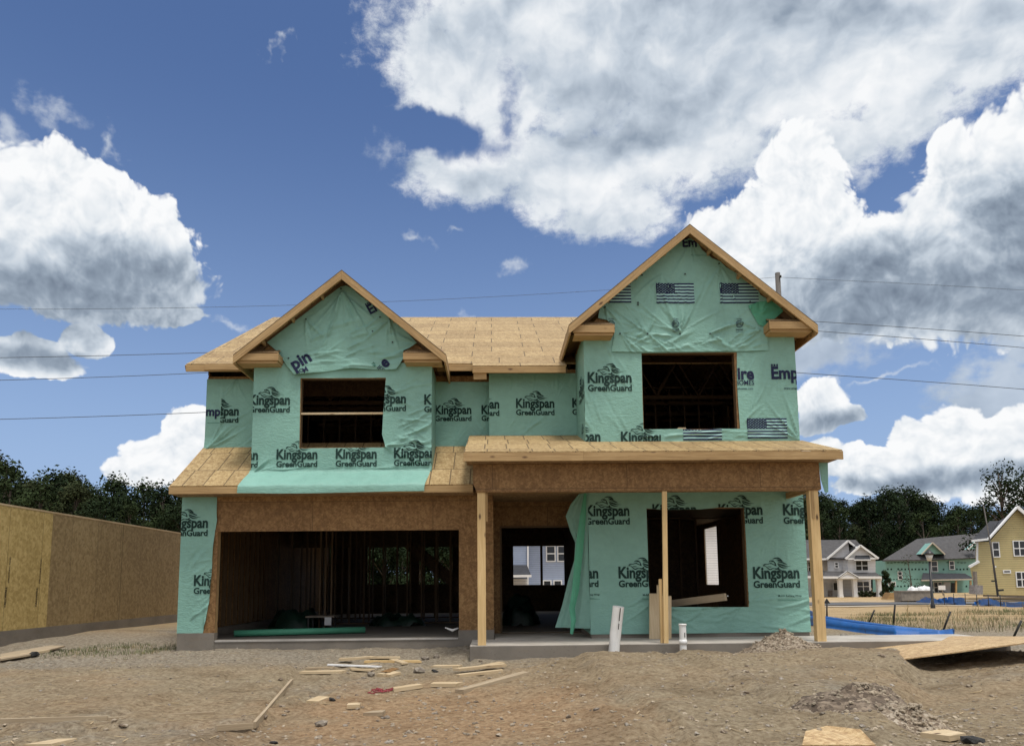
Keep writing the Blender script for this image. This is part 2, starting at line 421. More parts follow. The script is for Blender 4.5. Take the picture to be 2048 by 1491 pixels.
def panel(mb, axis, pos, t, a0, a1, z0, z1, holes=(), mi=0):
    """flat wall: axis 'Y' stands at Y=pos and runs along X; axis 'X' the other way. t = thickness (away). holes: (a0,a1,z0,z1)"""
    As = sorted({a0, a1, *[h[0] for h in holes], *[h[1] for h in holes]}); Zs = sorted({z0, z1, *[h[2] for h in holes], *[h[3] for h in holes]})
    As = [a for a in As if a0 <= a <= a1]; Zs = [z for z in Zs if z0 <= z <= z1]
    def solid(i, j):
        if i < 0 or j < 0 or i >= len(As)-1 or j >= len(Zs)-1: return False
        a = (As[i]+As[i+1])/2; z = (Zs[j]+Zs[j+1])/2
        return not any(h[0] < a < h[1] and h[2] < z < h[3] for h in holes)
    def P(a, d, z): return (a, pos+d, z) if axis == 'Y' else (pos+d, a, z)
    for i in range(len(As)-1):
        for j in range(len(Zs)-1):
            if not solid(i, j): continue
            a, b, c, d = As[i], As[i+1], Zs[j], Zs[j+1]
            mb.poly([P(a, 0, c), P(b, 0, c), P(b, 0, d), P(a, 0, d)], mi); mb.poly([P(a, t, c), P(a, t, d), P(b, t, d), P(b, t, c)], mi)
            if not solid(i-1, j): mb.poly([P(a, 0, c), P(a, 0, d), P(a, t, d), P(a, t, c)], mi)
            if not solid(i+1, j): mb.poly([P(b, 0, c), P(b, t, c), P(b, t, d), P(b, 0, d)], mi)
            if not solid(i, j-1): mb.poly([P(a, 0, c), P(a, t, c), P(b, t, c), P(b, 0, c)], mi)
            if not solid(i, j+1): mb.poly([P(a, 0, d), P(b, 0, d), P(b, t, d), P(a, t, d)], mi)
# ------------------------------------------------------------------ materials of this place
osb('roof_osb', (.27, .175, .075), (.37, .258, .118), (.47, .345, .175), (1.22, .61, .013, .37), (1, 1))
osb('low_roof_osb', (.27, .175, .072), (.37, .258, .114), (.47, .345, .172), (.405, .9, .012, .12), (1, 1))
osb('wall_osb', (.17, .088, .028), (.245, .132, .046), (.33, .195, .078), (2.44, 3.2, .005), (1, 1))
osb('plain_osb', (.16, .095, .042), (.26, .16, .075), (.38, .25, .13), None, (1, 1))
osb('shaded_osb', (.055, .03, .014), (.085, .048, .022), (.12, .075, .035), None, (1, 1))  # strand board darkened so the indoor shade is in its colour
osb('loose_osb', (.33, .21, .10), (.47, .32, .16), (.60, .45, .25), None, (1, 1))
osb('yellow_osb', (.42, .31, .11), (.53, .40, .155), (.64, .50, .22), (1.22, 9, .006), (1, .55))
osb('brown_osb', (.235, .168, .078), (.30, .22, .105), (.37, .28, .145), (1.22, 9, .004), (1, .45))
lumber('pine', (.28, .175, .075), (.40, .262, .118), (.51, .35, .172))
lumber('pale_pine', (.43, .325, .195), (.55, .43, .27), (.63, .52, .35))
lumber('post_pine', (.52, .35, .155), (.65, .46, .22), (.74, .55, .29))
lumber('shaded_pine', (.085, .052, .026), (.12, .076, .038), (.155, .10, .052), False)  # pine darkened to paint the shade indoors and behind the eaves
lumber('old_board', (.28, .22, .15), (.38, .30, .20), (.48, .39, .27), False)

def wrapmat(name, c):
    b = NB(name); v = b.coord(); uv = b.coord('Object', scale=(1, 1, 1))
    n = b.noise(v, 1.1, 4, .55); n2 = b.noise(v, 7, 4, .6)
    f = b.math('ADD', b.math('MULTIPLY', n, .6), b.math('MULTIPLY', n2, .4))
    b.col(b.ramp(f, (.34, tuple(x*.90 for x in c)), (.66, tuple(min(1, x*1.09) for x in c))))
    b.rough(.44); b.p.inputs['Specular IOR Level'].default_value = .35
    # crinkles: thin crossing creases with a fine weave
    k1 = b.noise(b.coord('Object', scale=(1.8, 1.8, 4), rot=(0, .8, 0)), 2.3, 5, .6, .6)
    k2 = b.noise(b.coord('Object', scale=(1.6, 1.6, 4.5), rot=(0, -.9, 0)), 2.0, 5, .6, .6)
    r1 = b.math('ABSOLUTE', b.math('SUBTRACT', k1, .5)); r2 = b.math('ABSOLUTE', b.math('SUBTRACT', k2, .5))
    h = b.math('ADD', b.math('MULTIPLY', b.math('MINIMUM', r1, .09), 3.0), b.math('MULTIPLY', b.math('MINIMUM', r2, .07), 3.0))
    h = b.math('ADD', h, b.math('MULTIPLY', b.noise(v, 60, 3, .6), .06))
    b.bump(h, .45, .022)
    t = b.n('ShaderNodeBsdfTranslucent'); b.set(t.inputs[0], (c[0]*.8, c[1], c[2]*.85, 1))
    mx = b.n('ShaderNodeMixShader'); mx.inputs[0].default_value = .10
    b.t.links.new(b.p.outputs[0], mx.inputs[1]); b.t.links.new(t.outputs[0], mx.inputs[2]); b.t.links.new(mx.outputs[0], b.out.inputs[0])
WRAP_C = (.255, .485, .415)
wrapmat('wrap', WRAP_C)
plain('ink_green', (.004, .032, .026), .8, var=.25, sc=20)
plain('ink_navy', (.006, .012, .055), .8, var=.25, sc=20)
plain('ink_light', (.30, .52, .50), .55)
plain('ink_faint', (.05, .20, .15), .55)
plain('ink_black', (.012, .011, .010), .6, var=.4, sc=30)
plain('nail_cap', (.012, .02, .018), .5)

def concrete(name, c):
    b = NB(name); v = b.coord()
    n = b.noise(v, 1.3, 7, .62); n2 = b.noise(v, 26, 5, .6)
    col = b.ramp(n, (.3, tuple(x*.72 for x in c)), (.52, c), (.75, tuple(x*1.12 for x in c)))
    col = b.mix(b.fac(n2, .62, .72), col, tuple(x*.6 for x in c))
    st = b.noise(b.coord('Object', scale=(1, 1, 6)), 1.6, 4, .6)
    col = b.mix(b.math('MULTIPLY', b.fac(st, .52, .72), .35), col, (.19, .145, .10))
    b.col(col); b.rough(.85); b.bump(b.math('ADD', n2, n), .25, .01)
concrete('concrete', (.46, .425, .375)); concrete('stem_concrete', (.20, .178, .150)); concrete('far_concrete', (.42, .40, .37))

def dirt():
    b = NB('dirt'); v = b.coord('Object')
    big = b.noise(v, .22, 5, .6); mid = b.noise(v, 1.3, 7, .64); fine = b.noise(v, 16, 7, .68); vf = b.noise(v, 90, 4, .7)
    tan_ = b.ramp(fine, (.30, (.19, .140, .085)), (.5, (.385, .302, .195)), (.72, (.55, .455, .315)))
    red = b.ramp(fine, (.30, (.22, .130, .068)), (.5, (.46, .30, .170)), (.72, (.62, .44, .275)))
    grey = b.ramp(fine, (.32, (.17, .145, .11)), (.5, (.35, .305, .24)), (.70, (.55, .495, .40)))
    c = b.mix(b.math('MULTIPLY', b.fac(b.math('ADD', b.math('MULTIPLY', mid, .5), b.math('MULTIPLY', big, .5)), .42, .62), .45), tan_, red)
    g2 = b.noise(b.coord('Object', loc=(31, 7, 0)), .5, 6, .62)
    c = b.mix(b.fac(g2, .52, .66), c, grey)
    # packed, paler lane on the driveway side
    straw = b.noise(b.coord('Object', scale=(1, 4, 1), loc=(3, 5, 0)), 2.6, 7, .68)
    c = b.mix(b.math('MULTIPLY', b.fac(straw, .52, .70), .55), c, (.47, .37, .235))
    c = b.mix(b.math('MULTIPLY', b.fac(vf, .60, .74), .75), c, (.075, .05, .032))
    # red clay shows through in the worn middle of the yard, grey-beige packed fill elsewhere
    s0 = b.n('ShaderNodeSeparateXYZ'); c0 = b.n('ShaderNodeTexCoord'); b.t.links.new(c0.outputs['Object'], s0.inputs[0])
    dx = b.math('DIVIDE', b.math('ADD', s0.outputs[0], .7), 2.1); dy = b.math('DIVIDE', b.math('SUBTRACT', s0.outputs[1], 8.6), 2.3)
    rad = b.math('SQRT', b.math('ADD', b.math('MULTIPLY', dx, dx), b.math('MULTIPLY', dy, dy)))
    redm = b.math('MULTIPLY', b.fac(b.math('ADD', rad, b.math('MULTIPLY', b.math('SUBTRACT', mid, .5), 2.2)), 1.25, .55), .85)
    olive = b.ramp(fine, (.30, (.19, .145, .090)), (.5, (.375, .302, .200)), (.72, (.54, .45, .315)))
    bigm = b.noise(b.coord('Object', loc=(4, 8, 0)), .33, 5, .6)
    c = b.mix(b.math('MULTIPLY', b.fac(bigm, .40, .60), .85), c, olive)
    c = b.mix(redm, c, red)
    damp = b.noise(b.coord('Object', scale=(1, 1.8, 1), loc=(17, 3, 0)), .8, 6, .62)
    c = b.mix(b.math('MULTIPLY', b.fac(damp, .50, .66), .50), c, b.mix(1.0, c, (.52, .47, .42), 'MULTIPLY'))
    # grey stone spread in front of the slabs
    s = b.n('ShaderNodeSeparateXYZ'); co = b.n('ShaderNodeTexCoord'); b.t.links.new(co.outputs['Object'], s.inputs[0])
    band = b.math('MULTIPLY', b.fac(b.math('ADD', s.outputs[1], b.math('MULTIPLY', mid, 1.6)), 12.9, 14.3), b.fac(s.outputs[1], 20, 18))
    c = b.mix(b.math('MULTIPLY', band, .75), c, grey)
    # far graded lots: warm pale sand, patches of weeds
    far = b.fac(s.outputs[1], 20, 27)
    sand = b.ramp(b.noise(b.coord('Object', scale=(1, 2.2, 1)), .55, 7, .62), (.3, (.30, .20, .105)), (.5, (.47, .34, .185)), (.7, (.54, .41, .25)))
    c = b.mix(far, c, sand)
    b.col(c); b.rough(.95); b.p.inputs['Specular IOR Level'].default_value = .15
    h = b.math('ADD', b.math('MULTIPLY', fine, .8), b.math('MULTIPLY', vf, .35)); h = b.math('ADD', h, mid)
    b.bump(h, 1.0, .09)
dirt()
def speckle(name, a, c, d, sc=22):
    b = NB(name); v = b.coord(); n = b.noise(v, sc, 6, .7); k = b.voro(v, sc*1.4, out='Color'); s = b.n('ShaderNodeSeparateColor'); b.t.links.new(k, s.inputs[0])
    f = b.math('ADD', b.math('MULTIPLY', n, .6), b.math('MULTIPLY', s.outputs[0], .4))
    b.col(b.ramp(f, (.3, a), (.5, c), (.72, d))); b.rough(.95); b.bump(f, .9, .03)
speckle('heap_gravel', (.12, .088, .06), (.24, .185, .13), (.42, .36, .28))
speckle('dark_soil', (.065, .046, .031), (.135, .10, .07), (.25, .195, .14), 14)
speckle('stone', (.14, .115, .09), (.25, .215, .17), (.36, .32, .27), 9)
speckle('dark_stone', (.02, .02, .02), (.04, .038, .036), (.07, .066, .06), 9)
plain('pebble', (.31, .255, .185), .9, var=.45, sc=1.7)
plain('splinter', (.46, .35, .21), .85, var=.3, sc=2)
plain('grass_blade', (.12, .135, .055), .8, var=.5, sc=1.5)
plain('dry_blade', (.30, .24, .12), .8, var=.4, sc=1.5)
plain('leaf_dark', (.017, .028, .012), .9, var=.45, sc=.55)
plain('leaf_mid', (.029, .043, .017), .9, var=.45, sc=.55)
plain('leaf_olive', (.038, .047, .021), .9, var=.45, sc=.55)
for k_ in ('leaf_dark', 'leaf_mid', 'leaf_olive'): MATS[k_].node_tree.nodes['Principled BSDF'].inputs['Specular IOR Level'].default_value = .08
plain('bark', (.09, .07, .055), .9, var=.3, sc=8, bump=.4)
plain('white_pvc', (.78, .78, .76), .35, var=.05)
plain('blue_fabric', (.010, .105, .36), .45, var=.25, sc=3, bump=.5)
plain('post_steel', (.020, .021, .020), .6, var=.3)
plain('asphalt', (.10, .10, .102), .9, var=.15, sc=3)
plain('shingle', (.070, .067, .068), .92, var=.28, sc=2.2, bump=.3)
plain('dark_shingle', (.035, .037, .044), .92, var=.3, sc=2.2, bump=.3)
siding('white_siding', (.78, .78, .79), .19); siding('yellow_siding', (.53, .44, .215), .21); siding('blue_siding', (.36, .43, .58), .15)
siding('grey_siding', (.60, .61, .63), .19)
plain('trim_white', (.76, .76, .75), .5, var=.04)
plain('trim_beige', (.46, .41, .33), .6)
plain('glass_dark', (.018, .021, .026), .12, var=.3, sc=.8)
plain('far_wrap', (.20, .39, .345), .6, var=.12, sc=.5)
plain('lamp_black', (.012, .012, .013), .45)
plain('lamp_glass', (.55, .55, .53), .3)
plain('brick_red', (.22, .07, .05), .85, var=.3, sc=9)
plain('stone_veneer', (.28, .25, .23), .85, var=.35, sc=5)
plain('weathered_wood', (.23, .195, .155), .85, var=.25, sc=3)
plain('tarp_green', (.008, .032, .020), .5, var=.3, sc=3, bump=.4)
plain('wire_dark', (.045, .055, .07), .6)
plain('pole_wood', (.11, .10, .092), .85, var=.25, sc=2)
plain('red_tape', (.26, .03, .04), .5, var=.25)
plain('door_white', (.66, .67, .68), .5, var=.05)
plain('mulch', (.10, .05, .035), .95, var=.4, sc=8)
plain('machine_yellow', (.45, .26, .05), .5, var=.2)
# ------------------------------------------------------------------ printed house wrap
_T = {}
def glyphs(s, bold=.0, sx=1.0):
    """text as flat 2-D geometry: left edge 0, baseline 0, width 1"""
    k = (s, bold)
    if k not in _T:
        cu = bpy.data.curves.new('lettering', 'FONT'); cu.body = s; cu.size = 1; cu.offset = bold; cu.resolution_u = 3; cu.dimensions = '2D'; cu.fill_mode = 'FRONT'
        ob = bpy.data.objects.new('lettering', cu); COL.objects.link(ob)
        bpy.context.view_layer.update()
        me = bpy.data.meshes.new_from_object(ob)
        v = [(p.co.x, p.co.y) for p in me.vertices]; f = [tuple(q.vertices) for q in me.polygons]
        bpy.data.objects.remove(ob); bpy.data.curves.remove(cu); bpy.data.meshes.remove(me)
        x0 = min(p[0] for p in v); w = max(p[0] for p in v)-x0
        _T[k] = ([((x-x0)/w, y/w) for x, y in v], f)
    return _T[k]
def catmull(pts, n=5):
    out = []
    P = [pts[0]]+list(pts)+[pts[-1]]
    for i in range(1, len(P)-2):
        for k in range(n):
            t = k/n; out.append(tuple(.5*((2*P[i][c])+(-P[i-1][c]+P[i+1][c])*t+(2*P[i-1][c]-5*P[i][c]+4*P[i+1][c]-P[i+2][c])*t*t+(-P[i-1][c]+3*P[i][c]-3*P[i+1][c]+P[i+2][c])*t**3) for c in range(len(pts[0]))))
    out.append(tuple(pts[-1])); return out
def strokes(lst):
    v, f = [], []
    for st in lst:
        c = catmull(st)
        for i, (x, y, w) in enumerate(c):
            a = c[max(i-1, 0)]; b = c[min(i+1, len(c)-1)]; w *= 1.18; dx, dy = b[0]-a[0], b[1]-a[1]; l = math.hypot(dx, dy) or 1
            v += [(x-dy/l*w/2, y+dx/l*w/2), (x+dy/l*w/2, y-dx/l*w/2)]
            if i: k = len(v); f.append((k-4, k-3, k-1, k-2))
    return v, f
def lion():
    """running lion's head with a streaming mane, in the crop's own units over the word"""
    S = [[(795, 445, 4), (860, 425, 22), (930, 418, 26), (1000, 440, 30), (1085, 512, 6)],
         [(900, 455, 8), (960, 470, 22), (1030, 495, 26), (1085, 515, 5)],
         [(925, 500, 6), (990, 497, 20), (1040, 500, 16), (1085, 512, 4)],
         [(945, 528, 8), (1050, 538, 30), (1130, 570, 30), (1205, 600, 4)],
         [(940, 560, 8), (1010, 600, 32), (1110, 632, 34), (1190, 648, 14), (1305, 655, 4)],
         [(940, 580, 8), (985, 640, 30), (1060, 682, 32), (1140, 692, 20), (1215, 688, 4)],
         [(705, 535, 6), (715, 505, 16), (765, 490, 18), (815, 500, 18), (860, 550, 20), (885, 610, 18), (898, 645, 5)],
         [(730, 545, 8), (770, 575, 20), (820, 600, 16), (880, 635, 10)], [(745, 520, 6), (790, 515, 20), (835, 530, 5)],
         [(530, 650, 5), (545, 610, 22), (590, 588, 20), (650, 590, 14), (720, 570, 16), (790, 590, 5)],
         [(545, 640, 8), (575, 632, 18), (605, 640, 8)], [(595, 640, 6), (640, 685, 20), (715, 738, 24), (770, 715, 24), (840, 700, 8)],
         [(650, 650, 5), (710, 662, 20), (765, 660, 5)], [(830, 715, 8), (900, 722, 28), (960, 690, 30), (940, 680, 8)],
         [(850, 705, 8), (930, 725, 26), (1000, 745, 26), (1060, 785, 10), (1130, 800, 6)], [(930, 740, 10), (990, 742, 30), (1010, 760, 8)],
         [(845, 575, 5), (870, 620, 12), (895, 650, 4)]]
    v, f = strokes(S)
    return [((x-230)/1310, -(y-965)/1310) for x, y in v], f
LION = lion()
def xf(g, a, z, w, rot=0, hs=1.0):
    c, s = cos(rot), sin(rot)
    return [(a+(x*c-y*hs*s)*w, z+(x*s+y*hs*c)*w) for x, y in g[0]], g[1]
def quads(rects):
    v, f = [], []
    for x0, x1, y0, y1 in rects:
        k = len(v); v += [(x0, y0), (x1, y0), (x1, y1), (x0, y1)]; f.append((k, k+1, k+2, k+3))
    return v, f

class Print:
    """a list of (verts2d, faces, slot, layer, clip) in metres on the sheet"""
    def __init__(s): s.items = []
    def add(s, g, slot=1, layer=0, clip=None): s.items.append((g[0], g[1], slot, layer, clip))
    def logo(s, a, z, w, gg=True, clip=None, small=False, word=True):
        if word: s.add(xf(glyphs('Kingspan', .034), a, z, w, 0, 1.22), 1, 0, clip)
        s.add(xf(LION, a, z+.012*w, w), 1, 0, clip)
        if gg and word: s.add(xf(glyphs('GreenGuard', .030), a, z-.195*w, w, 0, 1.04), 1, 0, clip)
        if small:
            s.add(xf(glyphs('M-AX Building Wrap', .012), a+.52*w, z-.39*w, .50*w), 1, 0, clip)
            s.add(quads([(a+.5*w, a+1.02*w, z-.475*w, z-.468*w), (a+.5*w, a+.9*w, z-.455*w, z-.449*w)]), 4, 0, clip)
    def empire(s, a, z, h, rot=0, clip=None, url=True):
        """navy builder's mark: crowned E, HOMES and web line; h = cap height"""
        w = h*3.75
        c, n = cos(rot), sin(rot)
        T = lambda g: ([(a+x*c-y*n, z+x*n+y*c) for x, y in g[0]], g[1])
        s.add(T(xf(glyphs('Empire', .034), 0, 0, w, 0, 1.12)), 2, 0, clip)
        s.add(T(quads([(h*k, h*(k+.14), h*1.08, h*1.27) for k in (.02, .24, .46)])), 2, 0, clip)
        s.add(T(xf(glyphs('HOMES', .012), h*2.05, -h*.52, h*1.68, 0, 1.15)), 2, 0, clip)
        if url: s.add(T(xf(glyphs('www.empirehomes.com', .012), h*1.0, -h*.92, h*2.6)), 2, 0, clip)
    def flag(s, x0, x1, z0, z1, clip=None):
        H = (z1-z0)/13; st = []
        cx = x0+(x1-x0)*.49; cz = z1-7*H
        for i in range(7):
            b = z1-(2*i+1)*H
            st.append((cx if i < 4 else x0, x1, b, b+H))
        wh = [(cx if i < 3 else x0, x1, z1-(2*i+2)*H, z1-(2*i+1)*H) for i in range(6)]
        s.add(quads(wh), 3, 0, clip); s.add(quads(st), 2, 0, clip); s.add(quads([(x0, cx, cz, z1)]), 2, 0, clip)
        stars = []
        for r in range(9):
            for k in range(6 if r % 2 == 0 else 5):
                px = x0+(cx-x0)*((k+.5)/6+(0 if r % 2 == 0 else 1/12)); pz = cz+(z1-cz)*(r+.5)/9; q = H*.22
                stars.append((px-q, px+q, pz-q, pz+q))
        s.add(quads(stars), 3, 3, clip)
    def etl(s, a, z, r, clip=None):
        v, f = [], []
        for R0, R1 in ((.86, 1.0), (.66, .74)):
            k0 = len(v)
            for i in range(28):
                t = 2*pi*i/28; v += [(a+cos(t)*r*R0, z+sin(t)*r*R0), (a+cos(t)*r*R1, z+sin(t)*r*R1)]
            for i in range(28):
                j = (i+1) % 28; f.append((k0+2*i, k0+2*i+1, k0+2*j+1, k0+2*j))
        s.add((v, f), 2, 0, clip)
        s.add(xf(glyphs('ETL', .03), a-r*.56, z-r*.30, r*1.12, 0, 1.25), 2, 0, clip)
        s.add(xf(glyphs('LISTED', .01), a-r*.8, z+r*1.2, r*1.6), 2, 0, clip)
        s.add(xf(glyphs('Intertek', .02), a-r, z-r*1.75, r*2.0), 2, 0, clip); s.add(quads([(a-r*.9, a+r*.9, z-r*2.2, z-r*2.1)]), 2, 0, clip)

def inside(poly, x, y):
    c = False
    for i in range(len(poly)):
        x1, y1 = poly[i]; x2, y2 = poly[i-1]
        if (y1 > y) != (y2 > y) and x < (x2-x1)*(y-y1)/(y2-y1)+x1: c = not c
    return c
class Wrinkles:
    def __init__(s, seed): s.r = random.Random(seed); s.w = []; s.hang = []
    def fan(s, a, z, ang0, ang1, n, l0, l1, amp=.010, w=.018):
        for i in range(n):
            t = radians(s.r.uniform(ang0, ang1)); l = s.r.uniform(l0, l1)
            s.w.append((a, z, cos(t), sin(t), l, w*s.r.uniform(.6, 1.6), amp*s.r.uniform(.4, 1.2)*s.r.choice((1, 1, -.5)), s.r.uniform(-.25, .25)/max(l, .2)))
        return s
    def scatter(s, x0, x1, z0, z1, ang, spread, n, l0, l1, amp=.007, w=.02):
        for i in range(n):
            t = radians(ang+s.r.uniform(-spread, spread))
            s.w.append((s.r.uniform(x0, x1), s.r.uniform(z0, z1), cos(t), sin(t), s.r.uniform(l0, l1), w*s.r.uniform(.6, 1.7), amp*s.r.uniform(.3, 1.2)*s.r.choice((1, 1, -1)), s.r.uniform(-.4, .4)))
        return s
    def h(s, X, Z):
        H = .004*np.sin(2.1*X+1.3*Z+s.w.__len__())+.003*np.sin(3.7*Z-2.2*X+1)
        for a, z, dx, dz, l, w, A, c in s.w:
            rx, rz = X-a, Z-z; t = rx*dx+rz*dz; p = -rx*dz+rz*dx - c*t*t
            e = np.clip(t/l, 0, 1); env = np.sin(pi*np.power(e, .6)); ww = w*(.45+e)
            H = H + 2.6*A*env*np.exp(-(p/ww)**2)
        return H

def sheet(name, parent, pos, outline, holes=(), wr=None, pr=None, axis='Y', step=.024, sgn=-1, mats=None, lift=0.0, edge=None):
    """one sheet of wrap on the plane axis=pos, outline [(a, z)], facing sgn along the axis"""
    bm = bmesh.new()
    hol = [[(h[0], h[2]), (h[1], h[2]), (h[1], h[3]), (h[0], h[3])] if len(h) == 4 and not isinstance(h[0], tuple) else list(h) for h in holes]
    def cutall(b, lines):
        for p, n in lines:
            bmesh.ops.bisect_plane(b, geom=b.verts[:]+b.edges[:]+b.faces[:], plane_co=p, plane_no=n, dist=1e-6)
    def edges_of(poly):
        out = []
        for i in range(len(poly)):
            (x1, y1), (x2, y2) = poly[i-1], poly[i]; out.append(((x1, y1, 0), (-(y2-y1), x2-x1, 0)))
        return out
    xs = [p[0] for p in outline]; zs = [p[1] for p in outline]
    bx0, bx1, bz0, bz1 = min(xs), max(xs), min(zs), max(zs)
    f = bm.faces.new([bm.verts.new((x, z, 0)) for x, z in outline])
    if len(outline) > 4: bmesh.ops.triangulate(bm, faces=bm.faces[:])
    gl = [((x, 0, 0), (1, 0, 0)) for x in np.arange(bx0+step, bx1-1e-3, step)]+[((0, z, 0), (0, 1, 0)) for z in np.arange(bz0+step, bz1-1e-3, step)]
    cutall(bm, gl)
    for h in hol: cutall(bm, edges_of(h))
    kill = [q for q in bm.faces if any(inside(h, *q.calc_center_median()[:2]) for h in hol)]
    bmesh.ops.delete(bm, geom=kill, context='FACES')
    P = [tuple(v.co[:2])+(0.0,) for v in bm.verts]; bm.verts.index_update()
    faces = [tuple(v.index for v in q.verts) for q in bm.faces]; slots = [0]*len(faces)
    bm.free()
    for vv, ff, slot, layer, clip in (pr.items if pr else []):
        b = bmesh.new(); vs = [b.verts.new((x, y, 0)) for x, y in vv]
        for q in ff:
            try: b.faces.new([vs[i] for i in q])
            except ValueError: pass
        X = [p[0] for p in vv]; Y = [p[1] for p in vv]
        st = .03
        ln = [((x, 0, 0), (1, 0, 0)) for x in np.arange(max(min(X), bx0)+st, min(max(X), bx1), st)]+[((0, y, 0), (0, 1, 0)) for y in np.arange(max(min(Y), bz0)+st, min(max(Y), bz1), st)]
        polys = [(outline, True)]+[(h, False) for h in hol]
        if clip: polys.append(([(clip[0], clip[2]), (clip[1], clip[2]), (clip[1], clip[3]), (clip[0], clip[3])], True))
        for po, _ in polys:
            for (p, n) in edges_of(po):
                sdist = [(x-p[0])*n[0]+(y-p[1])*n[1] for x, y in vv]
                if min(sdist) < 0 < max(sdist): ln.append((p, n))
        cutall(b, ln)
        kill = []
        for q in b.faces:
            c = q.calc_center_median()
            if any(inside(po, c.x, c.y) != want for po, want in polys): kill.append(q)
        bmesh.ops.delete(b, geom=kill, context='FACES')
        b.verts.index_update(); k = len(P)
        P += [(v.co.x, v.co.y, .010+.002*layer) for v in b.verts]
        for q in b.faces: faces.append(tuple(v.index+k for v in q.verts)); slots.append(slot)
        b.free()
    A = np.array(P); H = A[:, 2].copy()+lift
    if wr: H = H+wr.h(A[:, 0], A[:, 1])
    H = np.maximum(H, A[:, 2]+lift-.007)
    if edge: H = H+edge(A[:, 0], A[:, 1])
    org = ORG[parent.name]
    me = bpy.data.meshes.new(name)
    if axis == 'Y': V = [(a-org.x, pos+sgn*h-org.y, z-org.z) for (a, z, _), h in zip(P, H)]
    else: V = [(pos+sgn*h-org.x, a-org.y, z-org.z) for (a, z, _), h in zip(P, H)]
    me.from_pydata(V, [], faces); me.polygons.foreach_set('material_index', slots); me.polygons.foreach_set('use_smooth', [s == 0 for s in slots])
    for m_ in (mats or ('wrap', 'ink_green', 'ink_navy', 'ink_light', 'ink_faint')): me.materials.append(MATS[m_])
    me.update()
    o = bpy.data.objects.new(name, me); COL.objects.link(o); o.parent = parent; ORG[o.name] = org
    return o
# ------------------------------------------------------------------ the house under construction
G = 15.30                                   # front of the garage wall
house = empty('unfinished_house', (0, 15.3, .43), 'two storey timber house under construction, wrapped in printed green sheeting, two gables, bare board roof', 'house')
H = house
def A(x, y, Y): p = atY(x, y, Y); return p.x, p.z
XL, XR = -6.28, 6.25
Yrear = 28.8
# foundation
b = MB()
b.box(XL+.02, 0.0, G+.01, Yrear, -.5, .43); b.box(.002, XR-.02, 16.62, Yrear, -.5, .455); b.box(1.94, XR-.02, 14.92, 16.618, -.5, .455)
b.box(XL, -5.55, G-.012, G+.16, -.3, .585); b.box(-.70, .014, G-.012, G+.16, -.3, .585); b.box(-.05, .022, G+.165, 16.61, -.3, .585)
b.box(1.93, XR, 14.90, 14.918, -.3, .53); b.box(1.92, 1.938, 14.93, 16.6, -.3, .53)
b.box(XL, XL+.15, G+.165, Yrear, -.3, .585)
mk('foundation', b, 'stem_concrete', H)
b = MB(); b.box(-.41, 9.2, 13.36, 14.895, -.4, .425); b.box(.03, 1.915, 14.9, 16.6, -.4, .425)
mk('porch_slab', b, 'concrete', H)
b = MB(); b.box(-.413, 9.2, 13.352, 13.359, -.4, .418); b.box(-.418, -.411, 13.36, 14.9, -.4, .418); mk('slab_edge_shade', b, 'stem_concrete', H)  # thin darker strips paint shade onto the slab's front and left faces
b = MB(); b.box(-5.54, -.71, G-.005, G+.10, .405, .436)
mk('garage_sill', b, 'far_concrete', H)

def wall(name, axis, pos, t, a0, a1, z0, z1, holes=(), mat='wall_osb'):
    b = MB(); panel(b, axis, pos, t, a0, a1, z0, z1, holes); return mk(name, b, mat, H)
# ground floor outer walls
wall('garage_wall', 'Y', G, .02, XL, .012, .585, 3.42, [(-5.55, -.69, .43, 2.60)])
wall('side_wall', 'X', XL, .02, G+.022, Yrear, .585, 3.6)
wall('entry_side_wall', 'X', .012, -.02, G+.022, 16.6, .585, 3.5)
ex0, ez1 = A(1003, 1055, 16.6); ex1, _ = A(1168, 1055, 16.6)
wall('entry_wall', 'Y', 16.6, .02, .014, 1.9, .43, 3.6, [(ex0, ex1, .42, ez1)])
lwx0, lwz1 = A(1293, 1017, 14.9); lwx1, lwz0 = A(1496, 1213, 14.9)
wall('front_wall', 'Y', 14.9, .02, 1.92, XR, .53, 4.2, [(lwx0, lwx1, lwz0, lwz1)])
wall('front_room_side_wall', 'X', 1.92, .02, 14.922, 16.6, .53, 3.6)
SH = (20.72, 21.95, 1.42, 3.04)
wall('side_wall', 'X', XR, -.02, 14.922, Yrear, .5, 3.6, [SH])
def hole(x0, x1, y0, y1, Y):
    p = A(x0, y1, Y); q = A(x1, y0, Y); return (p[0], q[0], p[1], q[1])
rw = [hole(640, 662, 1088, 1127, Yrear), hole(735, 820, 1091, 1168, Yrear), hole(838, 905, 1091, 1168, Yrear), hole(1027, 1080, 1091, 1169, Yrear), hole(1086, 1142, 1091, 1169, Yrear), hole(1395, 1460, 1050, 1180, Yrear)]
wall('rear_wall', 'Y', Yrear, -.02, XL+.02, XR-.02, .43, 6.2, rw+[hole(1370, 1460, 830, 905, Yrear)], 'shaded_osb')
